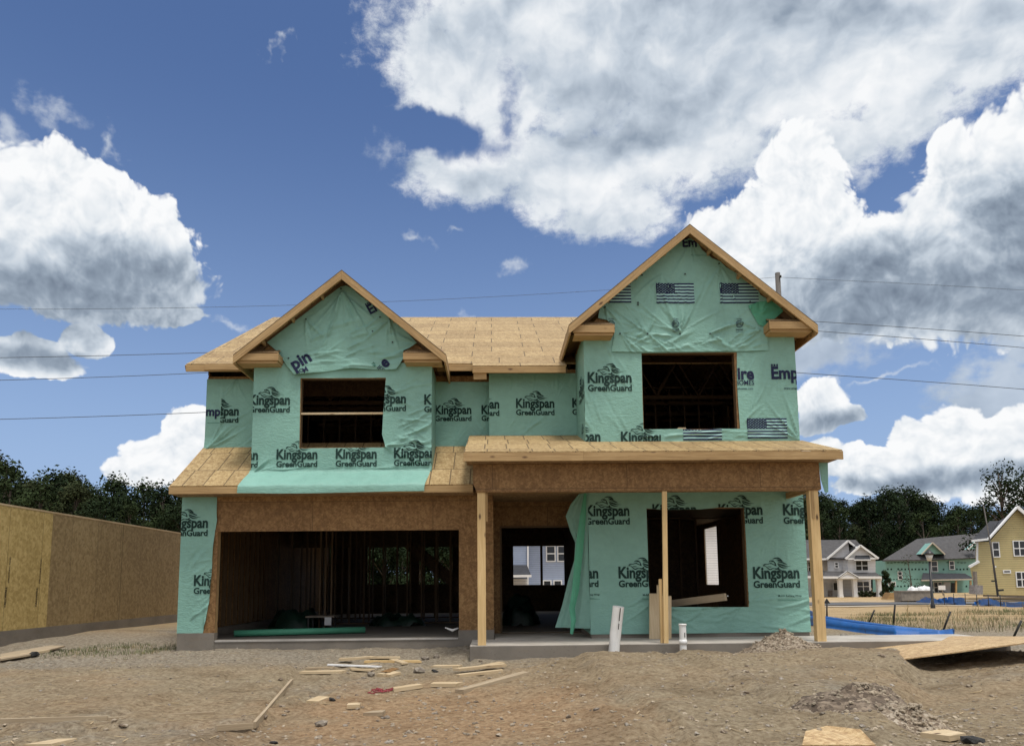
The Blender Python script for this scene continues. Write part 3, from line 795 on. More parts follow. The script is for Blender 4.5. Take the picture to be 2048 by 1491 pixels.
# upper floor outer walls
wall('upper_left_wall', 'Y', 16.52, .02, -6.345, -4.9, 4.45, 6.16)
wall('upper_middle_wall', 'Y', 16.52, .02, -1.3, -.05, 4.45, 6.16)
wall('upper_bay_wall', 'Y', 16.22, .02, -.05, 1.9, 4.6, 6.22)
wall('upper_bay_side_wall', 'X', -.05, .02, 16.245, 16.9, 4.5, 6.2)
wall('upper_side_wall', 'X', -6.345, .02, 16.545, Yrear, 3.6, 6.25)
wall('upper_side_wall', 'X', 6.20, -.02, 14.79, Yrear, 3.6, 6.55)
bxw = (-3.97, -2.225, 4.33, 5.785)
wall('garage_gable_wall', 'Y', 15.37, .02, -4.94, -1.27, 3.6, 6.25, [bxw])
wall('garage_gable_side_wall', 'X', -4.94, .02, 15.395, 17.2, 3.6, 6.2); wall('garage_gable_side_wall', 'X', -1.27, -.02, 15.395, 17.2, 3.6, 6.2)
p = A(1283, 706, 14.77); q = A(1475, 857, 14.77); rbw = (p[0], q[0], q[1], p[1])
wall('right_gable_wall', 'Y', 14.77, .02, 1.885, 6.20, 4.1, 6.6, [rbw])
wall('right_gable_side_wall', 'X', 1.885, .02, 14.795, 17.2, 4.0, 6.6)
# gable triangles (board behind the wrap)
LGX, LGZ, LGY, LS = -3.095, 7.985, 14.95, .835        # ridge of the garage gable, front plane, slope
RGX, RGZ, RGY, RS = 4.035, 8.705, 14.35, .845
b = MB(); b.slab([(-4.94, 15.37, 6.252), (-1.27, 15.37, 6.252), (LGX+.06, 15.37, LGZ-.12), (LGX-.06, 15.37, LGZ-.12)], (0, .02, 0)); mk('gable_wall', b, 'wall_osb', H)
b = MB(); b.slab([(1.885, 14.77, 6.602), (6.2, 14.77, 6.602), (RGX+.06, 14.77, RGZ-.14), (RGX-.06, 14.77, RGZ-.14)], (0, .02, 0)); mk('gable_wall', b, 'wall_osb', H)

# ---------------- roofs
MX0, MX1 = -6.66, 6.55
d = ray(548, 634); RYM = MX0*d.y/d.x; RZM = atY(548, 634, RYM).z
EY, EZ = 16.08, 6.325
MS = (RZM-EZ)/(RYM-EY)
b = MB()
b.slab([(MX0, EY, EZ), (MX1, EY, EZ), (MX1, RYM, RZM), (MX0, RYM, RZM)], (0, .008, -.02), 0, (1, 0, 0), (0, .33))
BY = 2*RYM-EY
b.slab([(MX0, BY, EZ), (MX0, RYM+.001, RZM), (MX1, RYM+.001, RZM), (MX1, BY, EZ)], (0, -.008, -.02), 0, (1, 0, 0))
sx0, _ = A(945, 724, 15.76); sx1 = 1.62
b.slab([(sx0, 15.74, EZ-MS*.34+.03), (sx1, 15.74, EZ-MS*.34+.03), (sx1, 16.6, EZ+MS*.52+.03), (sx0, 16.6, EZ+MS*.52+.03)], (0, .008, -.024), 0, (1, 0, 0), (.6, .0))
mk('main_roof_deck', b, 'roof_osb', H)
for x in (-6.36, 6.17):
    b = MB(); b.slab([(x, 16.55, 6.2), (x, Yrear, 6.2), (x, Yrear, EZ-.05), (x, RYM, RZM-.1), (x, 16.55, EZ+MS*.4)], (.02, 0, 0))
    mk('end_gable_wall', b, 'shaded_osb', H)
def board(name, a, c, w, h, upv=(0, 0, 1), mat='pine'):
    b = MB(); b.beam(a, c, w, h, upv); return mk(name, b, mat, H)
fz = EZ-.02-.074
board('fascia_board', (MX0, EY+.02, fz), (-5.0, EY+.02, fz), .038, .148); board('fascia_board', (-6.25, EY-.02, fz+.012), (-5.02, EY-.02, fz+.012), .036, .125)
board('fascia_board', (-1.2, EY+.02, fz), (sx0+.3, EY+.02, fz), .038, .148)
board('fascia_board', (sx0, 15.76, fz-MS*.34+.035), (sx1-.02, 15.76, fz-MS*.34+.035), .038, .14)
board('fascia_board', (sx0+.02, 15.80, fz-MS*.34-.10), (sx0+.30, 15.80, fz-MS*.34-.10), .038, .13)
board('rake_board', (MX0-.02, EY+.05, EZ-.09), (MX0-.02, RYM, RZM-.09), .038, .14)
for x in np.arange(-6.3, 1.7, .61):
    if -4.95 < x < -1.25 : continue
    y0 = 15.80 if x > sx0 else EY+.04
    board('truss_tail', (x, y0, fz-.005-(MS*.3 if x > sx0 else 0)), (x, 16.9, fz-.03-(MS*.3 if x > sx0 else 0)+MS*(16.9-y0)), .038, .09, mat='shaded_pine')
def gable(X, Z, Y, S, half, back, ov, name):
    zl = Z-S*half
    b = MB()
    n = sqrt(1+S*S)
    b.slab([(X, Y, Z), (X, back, Z), (X-half, back, zl), (X-half, Y, zl)], (0, 0, -.022), 0, (0, 1, 0)); b.slab([(X+.001, Y, Z), (X+half, Y, zl), (X+half, back, zl), (X+.001, back, Z)], (0, 0, -.022), 0, (0, 1, 0))
    mk(name, b, 'roof_osb', H)
    for s in (-1, 1):
        # rake boards plumb-cut at the ridge
        h = .178; y0 = Y-.002
        b = MB(); zt = Z-.024; 
        P = [(X+s*.001, zt-h), (X+s*.001, zt), (X+s*half, zt-S*half), (X+s*half, zt-S*half-h*.92)]
        pts = [(x, y0, z) for x, z in P]
        b.slab(pts if s > 0 else pts[::-1], (0, .04, 0), 0, (s, 0, -S), (random.uniform(0, 30), random.uniform(0, 30)))
        mk('rake_board', b, 'pine', H)
        # lower trim under the eave edge, running back
        b = MB(); b.beam((X+s*(half-.02), Y+.04, zl-.115), (X+s*(half-.02), back-2.2 if back > 19 else back, zl-.115), .036, .17); mk('eave_board', b, 'pine', H)
        for k in np.arange(.45, half-.3, .60):
            x = X+s*k; z = Z-S*k-.085
            b = MB(); b.beam((x, Y+.042, z), (x, Y+ov, z), .04, .09, (0, 0, 1)); mk('lookout', b, 'pine', H)
        b = MB(); b.slab([(X+s*.02, Y+ov-.03, Z-.03), (X+s*half*.98, Y+ov-.03, Z-.03-S*half*.98), (X+s*half*.98, Y+ov-.03, Z-.03-S*half*.98-.14), (X+s*.02, Y+ov-.03, Z-.17)], (0, .028, 0), 0, (s, 0, -S)); mk('gable_truss_chord', b, 'shaded_pine', H)
gable(LGX, LGZ, LGY, LS, 2.165, 19.6, .42, 'garage_gable_roof'); gable(RGX, RGZ, RGY, RS, 2.50, 23.5, .42, 'right_gable_roof')
board('scrap_block', (-4.33, 15.2, 7.06), (-4.18, 15.2, 7.03), .09, .07, mat='shaded_pine')
def cornice(x0, x1, y0, y1, zb, zt, Y, side):
    """boxed return: board front, sloping board top, closed bottom; side = which end is free"""
    b = MB()
    b.box(x0, x1, Y, Y+.038, zb, zt)
    o = .34; r = .20
    a0, a1 = (x0, x1-.02) if side > 0 else (x0+.02, x1)
    b.slab([(a0, Y+.0, zt+.004), (a1, Y+.0, zt+.004), (a1-(.04 if side > 0 else 0), Y+.42, zt+r), (a0+(.04 if side < 0 else 0), Y+.42, zt+r)], (0, 0, -.018), 1)
    b.box(x0+.03, x1-.03, Y+.04, Y+.415, zb-.052, zb-.002, 0)
    e = x1-.036 if side > 0 else x0
    b.box(e, e+.036, Y+.04, Y+.415, zb+.0, zt-.01)
    mk('cornice_return', b, ['pine', 'plain_osb'], H)
def corn(x0, x1, y0, y1, Y, side):
    p = A(x0, y1, Y); q = A(x1, y0, Y); cx = (p[1]+q[1])/2; h = A(x0, y0, Y)[1]-A(x0, y1, Y)[1]
    cornice(p[0], q[0], 0, 0, cx-h/2, cx+h/2, Y, side)
corn(470, 557, 705, 720, LGY+.045, 1); corn(806, 886, 704, 718, LGY+.045, -1)
corn(1146, 1229, 648, 664, RGY+.045, 1); corn(1539, 1627, 641, 657, RGY+.045, -1)

# lower roof over the garage
LY0, LZ0, LSL = 14.82, 3.475, .64
def lowz(y): return LZ0+LSL*(y-LY0)
lx1 = A(946, 976, LY0)[0]
b = MB(); b.slab([(-6.35, LY0, LZ0), (lx1, LY0, LZ0), (lx1+.35, 16.7, lowz(16.7)), (-6.35, 16.7, lowz(16.7))], (0, .012, -.02), 0, (1, 0, 0), (.4, .2)); mk('garage_roof_deck', b, 'low_roof_osb', H)
board('fascia_board', (-6.37, LY0+.015, LZ0-.09), (-3.1, LY0+.015, LZ0-.09), .038, .140); board('fascia_board', (-3.098, LY0+.015, LZ0-.09), (lx1, LY0+.015, LZ0-.09), .038, .140)
b = MB(); b.beam((-6.37, LY0+.04, LZ0-.085), (-6.37, 16.7, lowz(16.7)-.085), .036, .13); mk('rake_board', b, 'pine', H)
b = MB(); b.box(-6.33, lx1, LY0+.04, G-.002, 3.305, 3.32); mk('soffit', b, 'plain_osb', H)
b = MB(); b.box(-.46, 6.2, 13.16, 13.64, 3.656, 3.672); mk('soffit', b, 'plain_osb', H)

# porch roof, beam and posts
PY0, PZ0, PS = 13.12, 3.83, .292
def porz(y): return PZ0+PS*(y-PY0)
px0, px1 = -.50, 6.28
b = MB(); b.slab([(px0, PY0, PZ0), (px1, PY0, PZ0), (px1, 14.80, porz(14.80)), (1.9, 14.80, porz(14.80)), (1.9, 16.26, porz(16.26)), (px0, 16.26, porz(16.26))], (0, 0, -.02), 0, (1, 0, 0), (.9, .3)); mk('porch_roof_deck', b, 'low_roof_osb', H)
board('fascia_board', (px0-.01, PY0+.012, PZ0-.098), (1.62, PY0+.012, PZ0-.098), .038, .15); board('fascia_board', (1.622, PY0+.012, PZ0-.098), (px1+.01, PY0+.012, PZ0-.098), .038, .15)
b = MB(); b.slab([(px0, PY0+.04, PZ0-.02), (px0, 16.2, porz(16.2)-.02), (px0, 16.2, porz(16.2)-.16), (px0, PY0+.04, PZ0-.16)], (.036, 0, 0), 0, (0, 1, PS)); mk('rake_board', b, 'pine', H)
b = MB(); b.slab([(px1-.036, PY0+.04, PZ0-.02), (px1-.036, 14.9, porz(14.9)-.02), (px1-.036, 14.9, porz(14.9)-.16), (px1-.036, PY0+.04, PZ0-.16)], (.036, 0, 0), 0, (0, 1, PS)); mk('rake_board', b, 'pine', H)
bx0 = A(946, 950, 13.42)[0]; bx1 = A(1641, 950, 13.42)[0]
b = MB(); b.slab([(bx0+.06, 13.42, 3.155), (bx1, 13.42, 3.155), (bx1-.02, 13.42, 3.65), (bx0, 13.42, 3.65), (bx0, 13.42, 3.30)], (0, .016, 0), 0, (1, 0, 0)); b.box(bx0+.06, bx1-.03, 13.44, 13.62, 3.165, 3.64); b.box(bx0+.05, bx1-.01, 13.425, 13.625, 3.14, 3.154); mk('porch_beam', b, 'wall_osb', H)
b = MB(); b.box(1.9, XR, 14.795, 14.895, 3.9, porz(14.8)-.03); mk('porch_ledger', b, 'shaded_pine', H)
b = MB(); b.box(bx0+.07, bx1-.04, 13.63, 14.86, 3.30, 3.312); b.box(bx0+.07, 1.9, 14.862, 16.58, 3.30, 3.312); mk('porch_ceiling', b, 'plain_osb', H)
b = MB(); b.beam((bx1-.06, 13.64, 3.205), (bx1-.06, 14.87, 3.205), .05, .12); mk('side_beam', b, 'pine', H)
def post(px_, w, d, y0, top, tag_=None):
    x = A(px_, 1280, y0)[0]
    b = MB(); b.box(x-w/2, x+w/2, y0-d/2, y0+d/2, .427, top); return mk('porch_post', b, 'post_pine', H), x
_, lpx = post(964, .145, .14, 13.52, 3.139); _, rpx = post(1641, .165, .14, 13.52, 3.139)
b = MB(); b.box(lpx+.075, lpx+.115, 13.48, 13.55, 2.62, 3.139); mk('post_block', b, 'pine', H)
b = MB(); b.box(rpx-.055, rpx-.002, 13.44, 13.449, 2.62, 3.139); mk('post_block', b, 'pine', H)
b = MB(); xa, za = A(1330, 980, 13.40); xb, zb = A(1332, 1288, 13.44)
b.beam((xb, 13.44, .43), (xa, 13.455, 3.138), .085, .05, (0, -1, 0)); mk('porch_prop', b, 'post_pine', H)
b = MB(); b.beam((xb-.055, 13.50, .43), (xb-.05, 13.51, 1.56), .05, .07, (0, -1, 0)); mk('prop_splice', b, 'post_pine', H)

# ---------------- floors, studs and trusses seen through the openings
b = MB(); b.box(XL+.03, .0, 16.6, Yrear-.03, 3.16, 3.42); b.box(XL+.03, -.02, 15.4, 16.598, 3.16, 3.36); b.box(1.95, XR-.03, 14.93, 16.598, 3.34, 3.58); b.box(.002, XR-.03, 16.63, Yrear-.03, 3.18, 3.43); mk('subfloor', b, 'shaded_osb', H)
sb = MB(); sb.box(-.019, .019, -.045, .045, 0, 2.68, off=(0, 0)); stud0 = None
def stud(x, y, z=.46, rz=0, sc=1.0):
    global stud0
    if stud0 is None:
        stud0 = mk('stud', sb, 'shaded_pine', None, (0, 0, 0)); stud0.parent = H; o = stud0
    else:
        o = stud0.copy(); COL.objects.link(o)
    o.location = Vector((x, y, z))-ORG[H.name]; o.rotation_euler = (0, 0, rz); o.scale = (1, 1, sc)
for i in range(14): stud(-6.21, 15.62+.40*i, .60, pi/2, .95)
for i in range(16):
    if i not in (7, 8): stud(-6.0+.40*i, 21.2)
for i in range(11): stud(-1.9-.40*i, 24.6)
for i in range(13): stud(-5.8+.40*i+.17, 22.3)
for px_ in (641, 652, 664): stud(A(px_, 1150, 18.9)[0], 18.9)
for i in range(8): stud(2.35+.41*i, 19.2)
for k in (0, 1, 2): stud(2.0, 17.2+.6*k, .46, pi/2)
for i in range(11): stud(2.3+.37*i, 18.6, 3.43, 0, 1.1)
for i in range(9): stud(-4.7+.40*i, 19.0, 3.43, 0, 1.05)
for n_, y, x0, x1, z in (('sole_plate', 21.2, -6.2, -.02, .45), ('top_plate', 21.2, -6.2, -.02, 3.13), ('top_plate', 18.6, 1.95, 6.1, 6.42), ('top_plate', 19.0, -4.9, -1.3, 6.27), ('top_plate', 19.2, 1.95, 6.2, 3.13), ('sole_plate', 24.6, -6.2, -1.0, .45)):
    b = MB(); b.box(x0, x1, y-.046, y+.046, z-.018, z+.018); mk(n_, b, 'shaded_pine', H)
wall('partition_wall', 'Y', 20.5, .03, 1.95, 5.62, .46, 3.2, (), 'shaded_osb')
wall('hall_wall', 'X', .03, .02, 16.65, 23.2, .46, 3.2, (), 'shaded_osb')
wall('hall_wall', 'X', 1.93, .02, 16.65, 20.4, .46, 3.2, (), 'shaded_osb')
b = MB(); p0 = A(815, 1085, 22.5); p1 = A(925, 1180, 22.5); b.beam((p0[0], 22.5, p0[1]), (p1[0], 22.5, p1[1]), .05, .32, (0, 0, 1)); b.beam((p0[0], 23.4, p0[1]), (p1[0], 23.4, p1[1]), .05, .32, (0, 0, 1)); mk('stair_stringer', b, 'shaded_osb', H)
def truss(x0, x1, y, z0, z1):
    b = MB(); n = 4; b.beam((x0, y, z0), (x1, y, z0), .04, .09)
    for i in range(n):
        a = x0+(x1-x0)*i/n; c = x0+(x1-x0)*(i+1)/n; mdl = (a+c)/2
        b.beam((a, y, z0+.02), (mdl, y, z1), .038, .07, (0, -1, 0)); b.beam((mdl, y, z1), (c, y, z0+.02), .038, .07, (0, -1, 0))
    mk('roof_truss', b, 'shaded_pine', H)
for y in (17.9, 18.5, 19.7, 20.5): truss(2.0, 6.1, y, 6.0, 6.9); truss(-4.85, -1.35, y+.25, 5.95, 6.8)
b = MB(); b.box(XL+.1, XR-.1, 23.4, 23.5, 2.66, 3.175); mk('light_blocker_beam', b, 'shaded_osb', H)  # added beam that hides and darkens the lit ceiling behind the openings
b = MB(); xa, za = A(600, 827, 15.41); xb, zb = A(766, 826, 15.41); b.beam((bxw[0]-.1, 15.415, za), (bxw[1]+.1, 15.415, zb), .04, .04); mk('window_brace', b, 'pale_pine', H)
b = MB(); b.box(bxw[0]-.04, bxw[1]+.04, 15.395, 15.53, 5.79, 5.94); b.box(bxw[0]-.04, bxw[0]-.001, 15.395, 15.53, 4.2, 5.785); b.box(bxw[1]+.001, bxw[1]+.04, 15.395, 15.53, 4.2, 5.785); b.box(bxw[0]-.04, bxw[1]+.04, 15.395, 15.53, 4.27, 4.326); mk('window_framing', b, 'shaded_pine', H)
b = MB(); b.box(rbw[0]-.04, rbw[1]+.04, 14.792, 14.93, rbw[3]+.002, rbw[3]+.2); b.box(rbw[0]-.04, rbw[0]-.001, 14.792, 14.93, rbw[2]-.1, rbw[3]); b.box(rbw[1]+.001, rbw[1]+.04, 14.792, 14.93, rbw[2]-.1, rbw[3]); b.box(rbw[0]-.04, rbw[1]+.04, 14.792, 14.93, rbw[2]-.05, rbw[2]-.003); mk('window_framing', b, 'shaded_pine', H)
b = MB(); b.box(lwx0-.04, lwx1+.04, 14.922, 15.06, lwz1+.002, lwz1+.2); b.box(lwx0-.04, lwx0-.001, 14.922, 15.06, lwz0-.1, lwz1); b.box(lwx1+.001, lwx1+.04, 14.922, 15.06, lwz0-.1, lwz1); b.box(lwx0-.04, lwx1+.04, 14.922, 15.06, lwz0-.05, lwz0-.003); mk('window_framing', b, 'shaded_pine', H)
b = MB(); b.box(-5.60, -5.552, G+.022, G+.16, .44, 2.62); b.box(-.688, -.64, G+.022, G+.16, .44, 2.62); b.box(-5.6, -.64, G+.022, G+.16, 2.625, 2.9); mk('garage_door_framing', b, 'pine', H)
b = MB(); b.box(ex0-.04, ex0-.001, 16.585, 16.75, .43, ez1+.04); b.box(ex0, ex1, 16.585, 16.75, ez1+.002, ez1+.04); b.box(ex0, 1.9, 16.57, 16.598, .43, .445); mk('door_framing', b, 'shaded_pine', H)

# added dark panels that stop light leaking into the roof space behind the eaves
for x0, x1, y in ((-6.3, 1.85, 17.3), (-6.3, 6.15, Yrear-.3)):
    b = MB(); b.box(x0, x1, y, y+.02, 5.9, EZ+MS*min(y-EY, BY-y)-.06); mk('leak_blocker', b, 'shaded_osb', H)
# ---------------- the wrap, sheet by sheet
def pl(pr, x0, x1, y, Y, **k):
    """print one logo block whose word runs from photo x0 to x1 on the baseline y"""
    p = A(x0, y, Y); q = A(x1, y, Y); c = k.pop('cl', None)
    if c: a0, z0 = A(c[0], c[3], Y); a1, z1 = A(c[1], c[2], Y); k['clip'] = (a0, a1, z0, z1)
    pr.logo(p[0], p[1], q[0]-p[0], **k)
def poly(Y, *pts): return [A(x, y, Y) for x, y in pts]
def nails(pts, Y):
    for x, y in pts:
        b = MB(); a, z = A(x, y, Y); b.tube([(a, Y-.012, z), (a, Y+.0, z)], .017, 8); mk('cap_nail', b, 'nail_cap', H)
# garage strip at the left corner
Y = G-.012; pr = Print()
pl(pr, 331, 416, 1055, Y); pl(pr, 388, 473, 1170, Y)
o = poly(Y, (353, 1266), (405, 1266), (412, 1240), (418, 1205), (423, 1160), (425, 1120), (430, 1062), (435, 1040), (434, 992), (434, 985), (369, 985))
o[0] = (XL-.012, o[0][1]); o[-1] = (XL-.012, o[-1][1])
w = Wrinkles(3).scatter(-6.2, -5.8, .6, 2.2, 35, 30, 16, .2, .6, .008).fan(-5.75, .6, 60, 150, 7, .3, .7)
sheet('house_wrap', H, Y, o, (), w, pr, edge=lambda a, z: .02*np.clip((a+5.8)/.2, 0, 1)*(1+np.sin(z*9)))
# front box over the garage
Y = 15.355; pr = Print()
pl(pr, 434, 516, 919, Y); pl(pr, 553, 635, 917.5, Y, small=True); pl(pr, 671.6, 753.5, 916.5, Y, small=True); pl(pr, 788, 870, 915, Y, small=True)
pl(pr, 498, 580, 808.7, Y); pl(pr, 730, 812, 806, Y); pl(pr, 848.5, 930, 808, Y)
hl = poly(Y, (601, 756), (772, 755), (769, 790), (766, 830), (764, 868), (768, 882), (771, 894), (599, 896))
w = Wrinkles(5).scatter(-2.2, -1.3, 4.0, 5.6, 15, 22, 34, .4, 1.0, .011).scatter(-2.2, -1.3, 4.0, 5.6, -20, 15, 14, .4, .9, .009).scatter(-4.9, -4.0, 4.0, 6.0, 75, 15, 8, .4, .9, .005)
w.fan(-4.9, 3.8, 20, 70, 6, .3, .9).scatter(-4.8, -1.4, 3.75, 3.95, 0, 10, 22, .4, 1.2, .009).fan(-2.25, 4.35, -60, 20, 7, .3, .7)
sheet('house_wrap', H, Y, [(-4.955, 3.74), (-1.255, 3.74), (-1.255, 6.12), (-4.955, 6.12)], [hl], w, pr)
# skirt of the same wrap lying on the lower roof and over its edge
def skirt(u, v):
    xa = -4.97+(-.06)*v; xb = -1.27-.09*min(v, .9)
    x = xa+(xb-xa)*u; rr = sin(x*7)*.006+sin(x*17+v*5)*.005+sin(x*3.1+v*9)*.007
    if v < .12: return (x, 15.345-.012*v/.12, 3.86-(3.86-lowz(15.33)-.02)*(v/.12))
    if v < .78:
        t = (v-.12)/.66; y = 15.333-(15.333-LY0+.012)*t; return (x, y, lowz(y)+.018+rr)
    t = (v-.78)/.22; return (x, LY0-.026-.012*sin(t*2)+rr*.6, LZ0+.012-t*(.165+.015*sin(u*5)))
b = MB(); b.grid(skirt, 90, 26); mk('wrap_skirt', b, 'wrap', H)
# right flank of that box
sheet('house_wrap', H, -1.255, [(15.36, 3.85), (16.5, 4.5), (16.5, 6.1), (15.36, 6.1)], (), Wrinkles(8).scatter(15.4, 16.3, 4.2, 6, 80, 20, 8, .4, .9), axis='X', sgn=1)
sheet('house_wrap', H, -4.955, [(15.36, 3.85), (16.5, 4.5), (16.5, 6.1), (15.36, 6.1)], (), None, axis='X', sgn=-1, step=.2)
# torn sheet on the garage gable
Y = 15.335; pr = Print()
def em(x, y, h, Y, deg=0, **k):
    p = A(x, y, Y); pr.empire(p[0], p[1], h/1500*Y, radians(deg), **k)
p = A(741, 629, Y); pr.empire(p[0], p[1], .20, radians(29), url=False)
q = A(566, 764, Y); g = xf(glyphs('pin', .034), q[0], q[1], .43, radians(36), 1.1); 
p = A(591, 742, Y); pr.add(xf(glyphs('pin', .034), p[0], p[1], .42, radians(33), 1.1), 2); p = A(597, 752, Y); pr.add(xf(glyphs('HO', .012), p[0], p[1], .16, radians(33), 1.1), 2); p = A(611, 748, Y); pr.add(xf(glyphs('M', .012), p[0], p[1], .10, radians(33), 1.1), 2)
p = A(769, 737, Y); pr.add(xf(glyphs('e', .04), p[0], p[1], .155, radians(35), 1.1), 2); p = A(754, 737, Y); pr.add(xf(glyphs('IES', .012), p[0], p[1], .14, radians(-40), 1.1), 2); p = A(742, 727, Y); pr.add(xf(glyphs('TM', .012), p[0], p[1], .11, radians(-50), 1.1), 4)
o = poly(Y, (590, 750), (577, 735), (565, 718), (552, 700), (534, 685), (560, 665), (610, 627), (650, 596), (682, 573), (692, 571), (704, 576), (716, 588), (738, 604), (752, 614), (768, 627), (790, 643), (812, 662), (834, 686), (818, 697), (807, 702), (808, 714), (801, 728), (793, 739), (770, 740), (735, 738), (700, 737), (680, 739), (650, 743), (612, 748))
a0, z0 = A(715, 665, Y); w = Wrinkles(11).fan(A(685, 582, Y)[0], A(685, 582, Y)[1], 222, 318, 30, .6, 1.7, .014, .017).fan(A(612, 637, Y)[0], A(612, 637, Y)[1], 255, 340, 9, .4, .9, .010)
w.scatter(-3.9, -2.4, 6.2, 6.9, 28, 12, 26, .3, .9, .014).scatter(-4.2, -2.0, 6.0, 6.4, 5, 12, 18, .4, 1.2, .012).fan(A(780, 640, Y)[0], A(780, 640, Y)[1], 200, 290, 12, .4, 1.0, .012)
w.fan(A(833, 686, Y)[0], A(833, 686, Y)[1], 150, 210, 8, .3, .9, .01)
sheet('gable_wrap', H, Y, o, (), w, pr, lift=.012, edge=lambda a, z: .035*np.clip((6.25-z)/.3, 0, 1)*(1+np.sin(a*6)))
# upper left wall, middle wall, bay wall
Y = 16.505; pr = Print()
cut = A(441, 800, Y)[0]
pl(pr, 401, 477.6, 830.5, Y, cl=(441, 520, 760, 860)); pr.add(xf(glyphs('mp', .034), *A(412, 831, Y), A(441, 831, Y)[0]-A(412, 831, Y)[0], 0, 1.1), 2)
pr.add(xf(glyphs('www.empirehomes', .012), *A(415, 846, Y), .27), 4)
w = Wrinkles(13).fan(-6.3, 4.5, 15, 60, 10, .5, 1.3, .011).scatter(-6.1, -5.0, 4.5, 5.2, 35, 14, 12, .4, 1.1, .010).fan(-5.7, 6.1, 230, 290, 4, .3, .6)
w.w.append((A(441, 880, Y)[0], 4.5, 0, 1, 1.6, .02, .012, 0))
zt = 6.10
sheet('house_wrap', H, Y, [(-6.36, 4.47), (-4.9, 4.47), (-4.9, zt), (-6.36, zt)], (), w, pr, edge=lambda a, z: .05*np.clip((4.75-z)/.3, 0, 1)*np.clip((-5.9-a)/.3, 0, 1))
sheet('house_wrap', H, -6.36, [(16.5, 4.47), (22, 4.47), (22, 6.1), (16.5, 6.1)], (), None, axis='X', sgn=-1, step=.25)
pr = Print(); pl(pr, 870, 943, 827.5, Y); pl(pr, 963, 1036, 827.5, Y)
w = Wrinkles(15).scatter(-1.2, -.1, 4.5, 5.2, 55, 20, 14, .3, .9, .010).fan(-.05, 4.6, 100, 150, 7, .3, .9)
sheet('house_wrap', H, Y, [(-1.29, 4.5), (-.03, 4.5), (-.03, 6.02), (-1.29, 6.02)], (), w, pr)
Y = 16.205; pr = Print(); pl(pr, 922, 998.6, 816.5, Y); pl(pr, 1032, 1108.7, 815, Y); pl(pr, 1144.5, 1221, 814, Y)
w = Wrinkles(17).scatter(0, 1.8, 4.7, 6.0, 60, 25, 14, .3, .9, .007).scatter(0, 1.8, 5.7, 6.1, 85, 8, 10, .2, .5, .005)
sheet('house_wrap', H, Y, [(-.062, 4.70), (1.87, 4.70), (1.87, 6.13), (-.062, 6.13)], (), w, pr)
sheet('house_wrap', H, -.062, [(16.21, 4.7), (16.5, 4.7), (16.5, 6.1), (16.21, 6.1)], (), None, axis='X', sgn=-1)
# right box
Y = 14.755; pr = Print()
pl(pr, 1175.4, 1263.3, 764.8, Y); pl(pr, 1113, 1201, 883, Y); pl(pr, 1242, 1330, 884, Y, cl=(1172, 1320, 830, 890))
def fl(x0, x1, y0, y1, Y):
    p = A(x0, y1, Y); q = A(x1, y0, Y); pr.flag(p[0], q[0], p[1], q[1])
fl(1495, 1573, 836, 876.5, Y); fl(1366.6, 1442, 839, 880, Y)
em(1422, 758, 24, Y); em(1543, 757, 24.5, Y)
hl = poly(Y, (1283, 706), (1474, 704), (1474, 760), (1476, 800), (1480, 857), (1440, 857), (1400, 859), (1360, 857), (1287, 858), (1285, 800))
w = Wrinkles(19).scatter(1.9, 3.0, 4.3, 6.4, 115, 14, 20, .4, 1.1, .008).scatter(5.0, 6.2, 4.4, 6.4, 70, 22, 26, .3, .9, .007).scatter(2.9, 5.3, 4.28, 4.5, 5, 12, 20, .3, .9, .009).fan(6.2, 4.3, 95, 150, 8, .5, 1.4, .010).fan(5.0, 6.4, 250, 330, 6, .3, .7)
sheet('house_wrap', H, Y, [(1.872, 4.255), (6.212, 4.255), (6.212, 6.56), (1.872, 6.56)], [hl], w, pr)
pr = Print(); pr.add(xf(glyphs('Kingspan', .03), 14.80, 5.42, .80, 0, 1.22), 1); pr.add(xf(glyphs('GreenGuard', .034), 14.80, 5.26, .80, 0, 1.04), 1); pr.add(xf(LION, 14.80, 5.43, .8), 1); pr.add(xf(LION, 14.78, 4.42, .8), 1)
sheet('house_wrap', H, 1.872, [(14.75, 4.26), (16.2, 4.69), (16.2, 6.5), (14.75, 6.5)], (), Wrinkles(21).scatter(14.8, 16.1, 4.5, 6.3, 85, 12, 10, .4, 1.1, .009), pr, axis='X', sgn=-1)
# gable of the right box
Y = 14.735; pr = Print()
fl(1312.6, 1387, 567, 607, Y); fl(1440, 1515, 567, 607, Y); fl(1186, 1261, 566, 606, Y)
for x in (1350.5, 1478, 1222): p = A(x, 648.5, Y); pr.etl(p[0], p[1], .075)
p = A(1365, 494, Y); pr.empire(p[0], p[1], .185, 0, url=False, clip=(p[0]-.02, p[0]+.30, p[1]-.02, p[1]+.4)); p = A(1381, 512, Y); pr.add(xf(glyphs('www.empirehomes.com', .012), p[0], p[1], .33), 4)
o = poly(Y, (1223, 703), (1228, 672), (1230, 655), (1213, 640), (1196, 636), (1200, 612), (1240, 580), (1290, 540), (1335, 500), (1362, 481), (1380, 476), (1394, 484), (1404, 500), (1424, 517), (1440, 523), (1452, 535), (1478, 550), (1496, 560), (1512, 566), (1520, 590), (1532, 597), (1540, 620), (1530, 640), (1534, 668), (1536, 700), (1500, 702), (1474, 702), (1400, 703), (1290, 704))
C = lambda x, y: A(x, y, Y)
w = Wrinkles(23)
